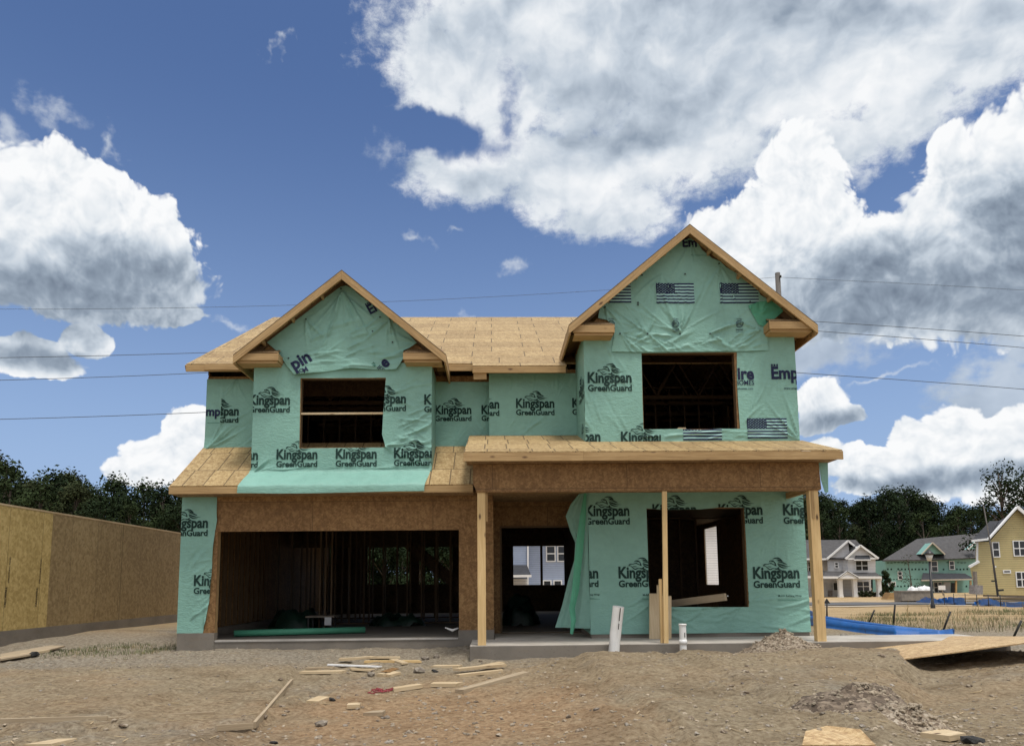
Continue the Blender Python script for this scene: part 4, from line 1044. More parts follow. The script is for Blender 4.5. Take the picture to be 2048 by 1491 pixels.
for (x, y), (g0, g1), n, l in (((1360, 667), (20, 160), 26, 1.2), ((1295, 667), (60, 150), 12, 1.0), ((1240, 667), (-70, 10), 8, .7), ((1295, 667), (-50, -10), 8, .6), ((1440, 532), (225, 300), 14, 1.2), ((1325, 548), (210, 330), 12, .8), ((1420, 667), (-40, 30), 10, .8), ((1520, 660), (160, 230), 12, .8), ((1210, 614), (280, 330), 7, .6), ((1380, 480), (240, 300), 10, .8)):
    w.fan(*C(x, y), g0, g1, n, l*.5, l*1.4, .011, .015)
w.scatter(2.5, 5.4, 6.15, 6.5, 25, 20, 40, .2, .6, .013).scatter(2.5, 5.4, 6.15, 6.4, -25, 15, 16, .2, .5, .010)
sheet('gable_wrap', H, Y, o, (), w, pr, lift=.012)
nails([(1360, 667), (1295, 667), (1240, 667), (1420, 667), (1370, 548), (1276, 605), (1276, 609), (1500, 603), (1210, 614), (1284, 550), (1438, 527)], Y-.03)
nails([(682, 577), (612, 638), (760, 634), (745, 662), (785, 684), (577, 716), (780, 638)], 15.335-.03)
fo = poly(14.70, (1496, 611), (1519, 603), (1558, 599), (1566, 623), (1548, 638), (1527, 653), (1517, 649), (1506, 630))
MATS['wrap_back'] = None; wrapmat('wrap_back', (.10, .38, .24))
sheet('wrap_flap', H, 14.70, fo, (), Wrinkles(25).scatter(4.9, 5.6, 6.6, 7.0, 60, 40, 12, .2, .5, .014), None, mats=('wrap_back',))
# ground floor front room
Y = 14.885; pr = Print()
pl(pr, 1171, 1259, 1031, Y); pl(pr, 1305, 1393, 1029, Y); pl(pr, 1437, 1525, 1029, Y); pl(pr, 1566.5, 1655, 1029, Y)
pl(pr, 1109, 1196.6, 1156, Y, small=True); pl(pr, 1237, 1328, 1155, Y, small=True); pl(pr, 1506, 1599, 1156, Y, small=True)
hl = poly(Y, (1293, 1016), (1330, 1019), (1400, 1018), (1440, 1014), (1488, 1015), (1492, 1080), (1495, 1150), (1498, 1213), (1340, 1213), (1299, 1190), (1297, 1150), (1295, 1080))
o = [(1.905, .50), (6.268, .50), (6.268, 3.45), (1.905, 3.45)]
w = Wrinkles(27).scatter(2.1, 6.2, .55, 1.1, 10, 12, 46, .5, 1.6, .009).fan(3.0, 1.05, -40, 10, 10, .5, 1.4, .010).fan(4.95, 1.05, 180, 235, 9, .5, 1.4, .010).scatter(5.1, 6.2, 1.2, 3.2, 60, 25, 16, .3, .9, .005).scatter(2, 2.9, 1.2, 3.1, 100, 14, 14, .3, .9, .005)
sheet('house_wrap', H, Y, o, [hl], w, pr, edge=lambda a, z: .02*np.clip((.75-z)/.25, 0, 1)*(1+np.sin(a*5)))
sheet('house_wrap', H, 1.905, [(14.89, .50), (16.4, .55), (16.4, 3.3), (14.89, 3.3)], (), Wrinkles(29).scatter(15, 16.3, .6, 3, 80, 20, 16, .4, 1.2, .012), axis='X', sgn=-1)
sheet('house_wrap', H, 6.268, [(14.89, .5), (22, .5), (22, 3.4), (14.89, 3.4)], [SH], None, axis='X', sgn=1, step=.25)
# loose wrap hanging at the entry corner
def lerp_path(pts, v):
    t = v*(len(pts)-1); i = min(int(t), len(pts)-2); f = t-i; a, c = Vector(pts[i]), Vector(pts[i+1]); return a.lerp(c, f*f*(3-2*f)*.5+f*.5)
L1 = [tuple(atY(x, y, Yq)) for x, y, Yq in ((1160, 984, 15.1), (1141, 1008, 15.25), (1131, 1032, 15.35), (1140, 1062, 15.3), (1150, 1085, 15.2), (1148, 1120, 15.2), (1136, 1160, 15.25), (1124, 1210, 15.35), (1110, 1254, 15.4))]
R1 = [tuple(atY(x, y, Yq)) for x, y, Yq in ((1178, 984, 14.86), (1176, 1010, 14.86), (1176, 1040, 14.86), (1176, 1065, 14.86), (1176, 1090, 14.86), (1177, 1120, 14.86), (1178, 1160, 14.86), (1180, 1210, 14.87), (1180, 1256, 14.9))]
def drape(u, v):
    p = lerp_path(L1, v).lerp(lerp_path(R1, v), u); return p+Vector((0, -.05*sin(u*9+v*2)*(1-u)*min(1, v*4)-.02*sin(u*23+v*5)*(1-u), .0))
b = MB(); b.grid(drape, 24, 60); mk('loose_wrap', b, 'wrap', H)
L2 = [tuple(atY(x, y, Yq)) for x, y, Yq in ((1168, 986, 14.82), (1160, 1030, 14.78), (1153, 1080, 14.75), (1148, 1130, 14.75), (1144, 1180, 14.75), (1138, 1215, 14.72), (1142, 1240, 14.7), (1140, 1266, 14.62))]
R2 = [tuple(atY(x, y, Yq)) for x, y, Yq in ((1173, 986, 14.85), (1172, 1030, 14.84), (1168, 1080, 14.83), (1163, 1130, 14.83), (1158, 1180, 14.83), (1150, 1215, 14.8), (1152, 1240, 14.74), (1146, 1268, 14.62))]
def strip(u, v):
    p = lerp_path(L2, v).lerp(lerp_path(R2, v), u); return p+Vector((0, -.03*sin(u*3.1), 0))
b = MB(); b.grid(strip, 6, 50); mk('loose_wrap_strip', b, 'wrap_back', H)
# scrap of wrap on the porch roof's right end
fo = poly(13.60, (1633, 926), (1651, 926), (1652, 985), (1645, 986), (1637, 960))
b = MB(); b.slab([(a, 13.50, z) for a, z in fo], (0, .004, 0)); mk('wrap_flap', b, 'wrap', H)
b = MB(); z0 = 3.16; b.slab([(bx1+.02, 13.5, z0), (bx1+.02, 14.88, z0), (bx1+.02, 14.88, 3.9), (bx1+.02, 13.5, 3.65)], (.004, 0, 0)); mk('wrap_flap', b, 'wrap', H)
# ------------------------------------------------------------------ ground
from mathutils import noise as mno
def sstep(a, b, x):
    t = min(1, max(0, (x-a)/(b-a))); return t*t*(3-2*t)
BANK = [atZ(1800, 1345, .15), atZ(1775, 1470, .15)]
PADE = [atZ(585, 1364, 0), atZ(507, 1455, 0), atZ(-300, 1462, 0)]
def padmask(x, y):
    """raised driveway bed on the left; its edge runs towards the garage and then along the front"""
    e1, e2 = PADE[0], PADE[1]
    t = (y-e2.y)/(e1.y-e2.y); xe = e2.x+(e1.x-e2.x)*t
    if y > e1.y+1.2: return 0
    m = sstep(.03, -.03, x-xe)*sstep(-.02, .05, y-e2.y-.02*(x-e2.x))*sstep(e1.y+1.2, e1.y, y)
    return m
HEAPS = []
def _h(px_, py_, z): p = atZ(px_, py_, z); return p
def gz(x, y):
    z = .17*sstep(8.5, 13.3, y)+(.10*sstep(13.2, 14.8, y) if x < -.35 else .04*sstep(12.4, 13.3, y))*sstep(26, 20, y)
    z -= .75*sstep(24, 70, y)
    z += .05*mno.noise((x*.35, y*.35, 0))*sstep(4, 6, y)
    near = sstep(26, 15, y)
    z += near*(.040*mno.noise((x*1.1, y*1.1, 2))+.030*mno.noise((x*3.1, y*3.1, 5))+.020*mno.noise((x*7, y*7, 7)))
    z += .055*padmask(x, y)
    # wheel ruts left by the machines
    for xr_, sl in ((-4.3, .10), (-2.55, .10), (1.5, -.06), (3.1, -.06)):
        q = (x-xr_-sl*(y-8)-.12*mno.noise((y*.6, xr_, 0)))/.16
        if abs(q) < 3: z += near*sstep(13.4, 12.4, y)*(-.045*math.exp(-q*q)+.022*math.exp(-(abs(q)-1.5)**2*3))*(1+.6*mno.noise((x*3, y*6, 1)))
    # tracks and a worn bank on the right
    e = BANK[0].x+(BANK[1].x-BANK[0].x)*(y-BANK[0].y)/(BANK[1].y-BANK[0].y)
    k = mno.noise((x*.9, y*1.2, 4)); e += .35*mno.noise((y*1.3, 2.0, 0))
    z += .24*sstep(-.4, 2.2, x)*sstep(5.6, 8.4, y)*sstep(13.3, 12.2, y)*(1+.35*k)*sstep(e+.35, e-.12, x)
    z += .16*sstep(e+.2, e+2.2, x)*sstep(9.0, 11.0, y)*sstep(13.6, 12.4, y)
    if x < -6.5: z += .16*sstep(15, 24, y)
    z -= .05*sstep(-.2, .4, x)*sstep(9.0, 9.5, y)*sstep(11, 10, y)*0
    if 13.1 < y < 30 and -6.5 < x < 9.6: z = min(z, .30 if x < -.45 else .25)
    if 15.1 < y < 29 and -6.4 < x < 6.4: z = min(z, .1)
    return z
def axis_lines(lo, hi, step, far, grow=1.16):
    a = list(np.arange(lo, hi+step/2, step)); s = step; x = a[-1]
    while x < far: s *= grow; x += s; a.append(x)
    s = step; x = a[0]; pre = []
    while x > -far: s *= grow; x -= s; pre.append(x)
    return pre[::-1]+a
gx = axis_lines(-9.5, 9.5, .07, 420); gy = [y for y in axis_lines(5.2, 14.6, .06, 420, 1.10)]
V_ = []; Fc = []
for y in gy:
    for x in gx: V_.append((x, y, gz(x, y)))
nx = len(gx)
for j in range(len(gy)-1):
    for i in range(nx-1):
        a = j*nx+i; Fc.append((a, a+1, a+nx+1, a+nx))
me = bpy.data.meshes.new('ground'); me.from_pydata(V_, [], Fc); me.polygons.foreach_set('use_smooth', [True]*len(Fc)); me.materials.append(MATS['dirt']); me.update()
ground = bpy.data.objects.new('ground', me); COL.objects.link(ground); tag(ground, kind='structure'); ORG['ground'] = Vector((0, 0, 0))
def onz(px_, py_, dz=0.0):
    """point of the ground seen at a photo pixel"""
    z = 0.1
    for _ in range(8):
        p = atZ(px_, py_, z); z = .5*z+.5*gz(p.x, p.y)
    return Vector((p.x, p.y, gz(p.x, p.y)+dz))
def inhouse(x, y): return (-6.45 < x < .05 and 15.15 < y < 29) or (-.5 < x < 9.3 and 13.2 < y < 29)

# loose gravel and clods: nobody could count them
rr = random.Random(3); b = MB(); n = 0
dens_pts = []
while n < 7500:
    d = 5.6+rr.random()**1.5*9.6; x = rr.uniform(-.72, .78)*d; y = d
    if inhouse(x, y): continue
    w = .30+.7*max(0, mno.noise((x*.7, y*.7, 11))+.25)
    if y > 12.4: w += .5
    if x > 3.2 and y < 9: w += .7
    if padmask(x, y) > .5 : w *= .35
    if rr.random() > w: continue
    r = .006+.026*rr.random()**3.0; 
    b.rock((x, y, gz(x, y)+r*.1), r, rr.random(), .6, 0 if rr.random() < .72 else 1); n += 1
for i in range(150):
    d = 5.9+rr.random()*7.5; x = rr.uniform(-.68, .74)*d
    if inhouse(x, d) or padmask(x, d) > .5 and rr.random() < .6: continue
    r = rr.uniform(.022, .055); b.rock((x, d, gz(x, d)+r*.12), r, rr.random(), .55, 2 if rr.random() < .7 else 1)
tag(mk('gravel', b, ['pebble', 'stone', 'heap_gravel'], None, (0, 9, 0)), 'loose gravel and clods scattered over the dirt in front of the house', 'gravel', kind='stuff')
b = MB()
for i in range(620):
    d = 5.8+rr.random()**1.3*8.5; x = rr.uniform(-.7, .75)*d; y = d
    if inhouse(x, y): continue
    z = gz(x, y)+.006; l = rr.uniform(.03, .16); t = rr.uniform(-.6, .6) if rr.random() < .6 else rr.uniform(0, 3.1)
    w = rr.uniform(.003, .012); b.beam((x-cos(t)*l/2, y-sin(t)*l/2, z), (x+cos(t)*l/2, y+sin(t)*l/2, z+rr.uniform(-.004, .012)), w, .005)
tag(mk('wood_splinters', b, 'splinter', None, (0, 9, 0)), 'small wood splinters and straw strewn on the dirt', 'debris', kind='stuff')

# grass and weeds
def blades(b, x, y, n, spread, h, mi, lean=.5):
    for i in range(n):
        a = rr.uniform(0, 6.28); q = spread*sqrt(rr.random()); px_, py_ = x+cos(a)*q, y+sin(a)*q
        if inhouse(px_, py_): continue
        z = gz(px_, py_)-.01; hh = h*rr.uniform(.4, 1.2); t = rr.uniform(0, 6.28); l = hh*rr.uniform(.1, lean); w = .004+hh*.014
        dx, dy = cos(t), sin(t); sx, sy = -dy*w, dx*w
        p0 = (px_-sx, py_-sy, z); p1 = (px_+sx, py_+sy, z); m0 = (px_-sx*.7+dx*l*.35, py_-sy*.7+dy*l*.35, z+hh*.6); m1 = (px_+sx*.7+dx*l*.35, py_+sy*.7+dy*l*.35, z+hh*.6); tp = (px_+dx*l, py_+dy*l, z+hh)
        b.face([p0, p1, m1, m0], [(0, 0)]*4, mi); b.face([m0, m1, tp], [(0, 0)]*3, mi)
b = MB()
for i in range(520):
    x = rr.uniform(9, 24); y = rr.uniform(18.5, 33)
    if mno.noise((x*.25, y*.25, 3)) > -.12 and x*.9+2.0 > y*.58-2: blades(b, x, y, 30, .6, .16, 0 if rr.random() < .72 else 1, 1.2)
for x0, y0 in ((1960, 1228), (1990, 1222), (1930, 1240), (2020, 1232), (1850, 1236), (1880, 1230)):
    p = onz(x0, y0); blades(b, p.x, p.y, 6, .6, .6, 1, 1.3)
tag(mk('weed_grass', b, ['grass_blade', 'dry_blade'], None, (14, 25, 0)), 'rough green and dry weeds on the bare lot to the right', 'grass', kind='stuff')
b = MB()
for i in range(110):
    x = rr.uniform(-8.4, -6.35); y = 14.2+rr.random()*2.6
    blades(b, x, y, 16, .22, .075, 0 if rr.random() < .85 else 1, .8)
tag(mk('weeds', b, ['grass_blade', 'dry_blade'], None, (-8, 15, 0)), 'low sparse weeds along the foot of the board wall', 'grass', kind='stuff')

# heaps
def heap(name, c, rx, ry, h, mat, label, seed, peak=.9, rot=0):
    b = MB(); n, mm = 46, 30; P = []
    for j in range(mm+1):
        row = []
        for i in range(n):
            t = 2*pi*i/n; q = j/mm
            k = 1+.22*mno.noise((cos(t)*1.3+seed, sin(t)*1.3, 0)); X, Yy = cos(t)*rx*q*k, sin(t)*ry*q*k
            xr = c.x+X*cos(rot)-Yy*sin(rot); yr = c.y+X*sin(rot)+Yy*cos(rot)
            z = max(gz(xr, yr), -9)+h*(max(0, 1-q**peak))*(1+.35*mno.noise((xr*2.2, yr*2.2, seed)))+.05*mno.noise((xr*7, yr*7, seed))*(1-q)+.025*mno.noise((xr*18, yr*18, seed))*(1-q*.6)-.04*q
            row.append(Vector((xr, yr, z)))
        P.append(row)
    for j in range(mm):
        for i in range(n):
            k = (i+1) % n; a = [P[j][i], P[j+1][i], P[j+1][k], P[j][k]]; b.face(a, [(p.x, p.y) for p in a], 0, True)
    for i in range(420):
        j = rr.randrange(mm); q = P[j][rr.randrange(n)]; r = .008+.028*rr.random()**3; b.rock(q+Vector((rr.uniform(-.05, .05), rr.uniform(-.05, .05), 0)), r, rr.random(), .7, 1)
    o = mk(name, b, [mat, 'pebble'], None, (c.x, c.y, c.z)); tag(o, label, 'heap'); return o
p = onz(1562, 1312); p.y -= .15; heap('gravel_heap', p, 1.02, .65, .47, 'heap_gravel', 'brown gravel heap in front of the porch slab near the right post', 1, .95)
p = onz(1840, 1462); heap('soil_heap', p+Vector((-.02, .05, 0)), .42, .5, .20, 'heap_gravel', 'small grey gravel mound at the lower right by the sheet of board', 4)
p = onz(1725, 1400); heap('soil_heap', p, 1.15, .6, .16, 'dark_soil', 'dark loose soil mound in front of the gravel at lower right', 6, 1.0, .5)

# driveway form boards
def gboard(x0, y0, x1, y1, w, h, mat, label, name='form_board', lift=0.0, cat='board', group=None, roll=0):
    a = onz(x0, y0); c = onz(x1, y1); a.z += h/2+lift; c.z += h/2+lift
    b = MB(); b.beam(a, c, w, h, (sin(roll), 0, cos(roll))); o = mk(name, b, mat); tag(o, label, cat, group); return o
gboard(584, 1366, 509, 1455, .035, .07, 'old_board', 'weathered form board along the raised driveway edge, running towards the garage')
gboard(505, 1456, 432, 1461, .035, .06, 'old_board', 'short weathered form board at the front corner of the driveway bed')
gboard(0, 1447, 215, 1440, .04, .06, 'old_board', 'long grey board half sunk in the dirt at the lower left', lift=-.005); gboard(216, 1440, 430, 1428, .03, .045, 'old_board', 'thin grey lath lying in line behind the long half sunk board', lift=-.01)

# offcuts of lumber: (x0, y0, x1, y1, width, height, lift, look)
OFF = [(665, 1333, 685, 1343, 0, 0, 0, None)]
cut = [((604, 1346), (688, 1345), .13, .038, 0, 'pale pine offcut lying lowest left of the scrap pile'),
       ((670, 1313), (722, 1302), .10, .038, .05, 'pine offcut tilted across the left of the scrap pile'),
       ((722, 1301), (786, 1312), .10, .038, .07, 'pine offcut crossing on top at the back of the scrap pile'),
       ((655, 1332), (760, 1336), .07, .02, .02, 'long thin white trim strip at the front of the scrap pile'),
       ((679, 1325), (707, 1324), .10, .04, .045, 'short square pine block on top of the scrap pile'),
       ((690, 1320), (745, 1315), .09, .038, .0, 'pine offcut under the middle of the scrap pile'),
       ((730, 1324), (840, 1324), .09, .038, 0, 'long brown stud lying at the right of the scrap pile'),
       ((786, 1322), (810, 1330), .09, .03, .02, 'broken pine end at the right of the scrap pile'),
       ((725, 1334), (758, 1330), .09, .03, 0, 'grey pine offcut right of the white strip'),
       ((690, 1308), (735, 1306), .10, .038, .02, 'pine stud end at the back left of the scrap pile'), ((740, 1318), (800, 1316), .12, .03, .02, 'flat pine board in the middle right of the scrap pile'),
       ((612, 1338), (668, 1336), .10, .03, .0, 'worn grey pine lath left of the white strip'), ((700, 1339), (748, 1341), .10, .03, .0, 'pale pine chip just below the white strip'),
       ((868, 1335), (921, 1335), .14, .045, 0, 'pale chamfered pine block alone below the porch slab corner'),
       ((864, 1371), (919, 1371), .15, .045, 0, 'pale chamfered pine block nearest the middle of the dirt'),
       ((787, 1382), (840, 1374), .10, .05, 0, 'pine block beside the red tape'),
       ((695, 1415), (721, 1414), .11, .05, 0, 'short pine block alone left of the middle foreground'),
       ((736, 1429), (768, 1429), .11, .045, 0, 'worn grey pine block nearest the camera in the middle'),
       ((624, 1405), (648, 1396), .13, .03, 0, 'flat pine chip half buried left of the small block'),
       ((645, 1407), (656, 1407), .06, .035, 0, 'tiny pine cube beside the flat chip'),
       ((773, 1353), (795, 1347), .12, .04, 0, 'wedge shaped pine offcut below the scrap pile'), ((758, 1352), (771, 1353), .07, .05, 0, 'stubby pine end left of the wedge'),
       ((915, 1353), (1005, 1343), .09, .04, 0, 'long pine stud at the back of the stud bundle'), ((912, 1346), (1010, 1336), .09, .04, .04, 'long pine stud lying over the bundle'),
       ((945, 1338), (1003, 1326), .10, .03, 0, 'pale pine board behind the stud bundle'),
       ((919, 1387), (1052, 1350), .10, .06, 0, 'long weathered stud running back from the middle foreground'),
       ((1870, 1478), (1908, 1471), .17, .05, 0, 'square pine offcut at the lower right corner'),
       ((80, 1488), (128, 1487), .2, .03, 0, 'pale board end at the bottom left edge')]
for (x0, y0), (x1, y1), w, h, lift, lab in cut:
    w *= 1.4; h *= 1.0
    a = onz(x0, y0); c = onz(x1, y1); a.z += h/2+lift; c.z += h/2+lift
    b = MB()
    d = (c-a); d.normalize(); s_ = Vector((d.y, -d.x, 0)).normalized()
    # sawn ends a little off square
    k = rr.uniform(-.03, .03); C8 = []
    for z in (-h/2, h/2):
        C8 += [a-s_*w/2-d*k+Vector((0, 0, z)), a+s_*w/2+d*k+Vector((0, 0, z)), c+s_*w/2-d*k*.7+Vector((0, 0, z)), c-s_*w/2+d*k*.7+Vector((0, 0, z))]
    mat = 'trim_white' if 'white trim' in lab else 'old_board' if ('grey' in lab or 'weathered' in lab) else 'post_pine' if 'brown' in lab else 'pale_pine'
    b.hexa(C8, 0, d, (rr.uniform(0, 40), rr.uniform(0, 40))); o = mk('lumber_offcut', b, mat)
    bv = o.modifiers.new('soft_edges', 'BEVEL'); bv.width = .003; bv.segments = 1
    tag(o, lab, 'board', 'lumber offcuts on the dirt')
def flat(name, pts, t, mat, label, cat, lifts=None):
    P = [onz(x, y) for x, y in pts]
    for i, p in enumerate(P): p.z += t+(lifts[i] if lifts else .045)
    b = MB(); b.slab(P, (0, 0, -t)); o = mk(name, b, mat); tag(o, label, cat); return o
flat('board_scrap', [(750, 1304), (773, 1308), (797, 1293), (775, 1292)], .012, 'plain_osb', 'brown strand board scrap behind the scrap pile', 'board')
flat('board_scrap', [(797, 1303), (808, 1303), (828, 1294), (800, 1293)], .012, 'plain_osb', 'smaller strand board scrap right of the other brown scrap', 'board')
flat('board_scrap', [(762, 1349), (780, 1349), (799, 1343), (785, 1341)], .01, 'wall_osb', 'thin dark strand board sliver below the scrap pile', 'board')
flat('strand_board_sheet', [(1605, 1502), (1752, 1502), (1722, 1470), (1655, 1462), (1612, 1474)], .012, 'loose_osb', 'torn strand board sheet lying flat at the bottom edge', 'board')
# big sheet over a dirt ledge at the right
P = [onz(1700, 1340), onz(1560+130, 1300), onz(1900, 1272), onz(2105, 1272)]
q0 = atY(1735, 1326, 11.6); q1 = atY(2075, 1281, 11.0); q2 = atY(2110, 1272, 12.6); q3 = atY(1905, 1271, 14.3); q4 = atY(1705, 1300, 13.3)
b = MB(); b.slab([q0, q1, q2, q3, q4], (0, 0, -.018)); o = mk('strand_board_sheet', b, 'loose_osb'); tag(o, 'large strand board sheet propped up on its right side over a dirt ledge', 'board')
c = onz(2120, 1330); heap('soil_heap', c+Vector((.75, .5, 0)), .9, .8, .42, 'heap_gravel', 'brown dirt ledge under the raised end of the large board sheet', 9, 1.1)
flat('board_scrap', [(0, 1326), (60, 1316), (130, 1298), (100, 1297), (0, 1318)], .03, 'old_board', 'old grey plank bundle at the left edge below the board wall', 'board')
gboard(-20, 1325, 96, 1306, .07, .045, 'pale_pine', 'pale stud lying on the old planks at the left edge', 'lumber_offcut', .03, 'board', 'lumber offcuts on the dirt')

# single stones
for i, (x, y, r, mt, lab) in enumerate([(741, 1352, .075, 'stone', 'rounded grey stone right of the stubby pine end'), (870, 1343, .07, 'dark_stone', 'dark flat clod left of the chamfered block'), (840, 1344, .10, 'stone', 'grey flat rock left of the dark clod'),
        (727, 1357, .05, 'stone', 'small grey stone left of the rounded stone'), (642, 1450, .075, 'stone', 'grey stone in the lower middle left'), (665, 1400, .045, 'dark_stone', 'small dark stone beside the tiny pine cube'), (775, 1436, .05, 'stone', 'grey pebble touching the worn block'),
        (850, 1318, .08, 'stone', 'pale stone near the porch slab corner'), (873, 1315, .09, 'stone', 'pale concrete lump at the porch slab corner'), (548, 1485, .05, 'dark_stone', 'dark stone at the bottom edge left of the middle'), (568, 1430, .03, 'stone', 'small stone right of the form board corner'),
        (508, 1462, .03, 'stone', 'small stone below the form board corner'), (1945, 1484, .10, 'dark_stone', 'black rock at the lower right corner'), (1665, 1283, .16, 'stone', 'broken concrete chunk beside the right porch post'),
        (1688, 1273, .13, 'stone', 'pale broken slab piece behind the right porch post'), (65, 1312, .12, 'dark_stone', 'dark rock at the foot of the board wall'), (690, 1451, .03, 'stone', 'small stone in the lower middle')]):
    p = onz(x, y); b = MB(); b.rock(p+Vector((0, 0, r*.25)), r, i*7+1, .55); tag(mk('stone', b, mt), lab, 'stone', 'loose stones on the dirt')
# red tape
b = MB(); p = onz(765, 1383)
for i in range(15):
    x, y = p.x+rr.uniform(-.16, .2), p.y+rr.uniform(-.09, .09); t = rr.uniform(0, 6.28)
    pts = [Vector((x+cos(t+k*.8)*.05*k*.5, y+sin(t+k*.8)*.04*k*.5, gz(x, y)+.012+.02*rr.random())) for k in range(5)]; b.tube(pts, .007, 5)
tag(mk('red_tape', b, 'red_tape'), 'tangled red marking tape lying on the dirt beside a block', 'tape')

# white drain pipes before the porch
def pipe(pts, r, lab, marks):
    b = MB(); P = [Vector(p) for p in pts]; n = 20
    b.tube(P, r, n, 0, False); b.tube(P[:-1]+[P[-1]+(P[-1]-P[-2]).normalized()*-.02], r*.86, n, 1, True)
    rim = P[-1]; 
    o = mk('drain_pipe', b, ['white_pvc', 'post_steel'], None, tuple(P[0])); tag(o, lab, 'pipe', 'white pipes standing before the porch')
    b = MB()
    d = (P[-1]-P[0]); fr = Vector((0, -1, 0)); side = d.normalized().cross(fr)
    for a, l in marks:
        c = P[0]+d*a+fr*(r+.001)+side*(.02); b.beam(c, c+d.normalized()*l, .014, .003, (0, -1, 0))
    mk('pipe_print', b, 'ink_black', o); return o
pipe([atY(1227, 1312, 13.15), atY(1231, 1265, 13.17), atY(1237, 1212, 13.12)], .100, 'tall tilted white drain pipe with black print standing before the porch', [(.72, .22), (.55, .10)])
pipe([atY(1367, 1308, 13.15), atY(1365, 1250, 13.15)], .060, 'short white drain pipe with a coupling, right of the prop', [(.6, .08)])
o_ = [o for o in bpy.data.objects if o.name.startswith('drain_pipe')][-1]
for q in ((1366.5, 1288, 1366, 1278), (1365.2, 1250, 1365.1, 1246.5)):
    b = MB(); b.tube([atY(q[0], q[1], 13.15), atY(q[2], q[3], 13.15)], .068, 20); mk('coupling', b, 'white_pvc', o_)
# boards leaning on the front wall
def lean(x0, x1, yb, yt, Yb, Yt, lab, mat='pale_pine', cutx=None):
    p0, p1 = atY(x0, yb, Yb), atY(x1, yb, Yb); q0, q1 = atY(x0, yt, Yt), atY(x1, yt if cutx is None else cutx, Yt)
    for p in (p0, p1): p.z = .427
    b = MB(); b.slab([p0, p1, q1, q0], (0, .036, .012), 0, (0, 0, 1), (rr.uniform(0, 30), 3)); o = mk('leaning_board', b, mat); tag(o, lab, 'board', 'boards leaning on the front wall')
lean(1299, 1321, 1279, 1187, 14.5, 14.78, 'wide pine board leaning on the front wall, leftmost behind the prop'); lean(1322, 1343, 1279, 1192, 14.45, 14.76, 'second pine board leaning on the front wall behind the prop')
lean(1314, 1320, 1279, 1170, 14.60, 14.83, 'narrow pointed pine strip leaning between the two boards')
b = MB(); a, c = atY(1335, 1207, 15.6), atY(1451, 1193, 14.72); b.beam(a, c, .10, .14); o = mk('timber_beam', b, 'old_board'); tag(o, 'greenish treated timber beam sticking out over the front room window sill', 'beam')
b = MB(); b.tube([c+Vector((.012, -.062, .02)), c+Vector((.03, -.075, .02))], .012, 8)
mk('bolt', b, 'trim_white', o)
# inside the garage
def lump(name, c, rx, ry, h, mat, label, cat, seed):
    b = MB()
    def fn(u, v):
        t = 2*pi*u; q = v; k = 1+.3*mno.noise((cos(t)*1.5+seed, sin(t)*1.5, 1)); x, y = c[0]+cos(t)*rx*q*k, c[1]+sin(t)*ry*q*k
        return (x, y, c[2]+h*sqrt(max(0, 1-q*q))*(1+.8*mno.noise((x*2.5, y*2.5, seed)))+.14*mno.noise((x*6, y*6, seed)))
    b.grid(fn, 36, 14); o = mk(name, b, mat, None, tuple(c)); tag(o, label, cat); return o
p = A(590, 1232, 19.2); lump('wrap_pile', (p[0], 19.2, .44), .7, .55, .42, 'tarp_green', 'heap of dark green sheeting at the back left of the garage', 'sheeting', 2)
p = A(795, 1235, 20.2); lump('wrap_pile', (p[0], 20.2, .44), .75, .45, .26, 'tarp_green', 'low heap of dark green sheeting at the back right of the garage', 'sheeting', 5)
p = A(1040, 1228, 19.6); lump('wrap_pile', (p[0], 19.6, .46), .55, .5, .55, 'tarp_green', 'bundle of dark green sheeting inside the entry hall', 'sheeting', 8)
a = atY(468, 1262, 16.3); c = atY(730, 1250, 17.1); a.z = c.z = .51; b = MB(); b.tube([a, a.lerp(c, .5), c], .068, 16); tag(mk('wrap_roll', b, 'wrap_back', None, (a.x, a.y, .44)), 'long roll of green wrap lying on the garage floor', 'roll')
t = empty('work_table', (A(645, 1240, 18.6)[0], 18.6, .432), 'small pale work table with a tray in the dark garage', 'table'); cx = t.location.x
b = MB(); b.box(cx-.34, cx+.34, 18.3, 18.9, .74, .78); mk('table_top', b, 'weathered_wood', t)
for sx in (-.28, .26):
    for sy in (18.36, 18.82):
        b = MB(); b.box(cx+sx-.02, cx+sx+.02, sy-.02, sy+.02, .432, .738); mk('leg', b, 'post_steel', t)
b = MB(); b.box(cx+.12, cx+.28, 18.28, 18.30, .56, .745); mk('bracket', b, 'door_white', t)
b = MB(); pts = [atY(890, 1256, 15.7), atY(905, 1262, 15.65), atY(917, 1257, 15.6)]; b.tube([p+Vector((0, 0, .02)) for p in pts], [.01, .03, .012], 8); tag(mk('plastic_scrap', b, 'trim_white'), 'curled white plastic scrap at the right side of the garage floor', 'scrap')
# half sheet on the upper window sill
p = atY(1364, 856, 14.80); b = MB(); b.box(p.x-.08, p.x+.08, 14.80, 14.9, rbw[2]+.004, rbw[2]+.036); tag(mk('lumber_offcut', b, 'pale_pine'), 'short pine block lying on the sill of the upper right window', 'board', 'lumber offcuts on the dirt' if False else 'blocks on the sill')
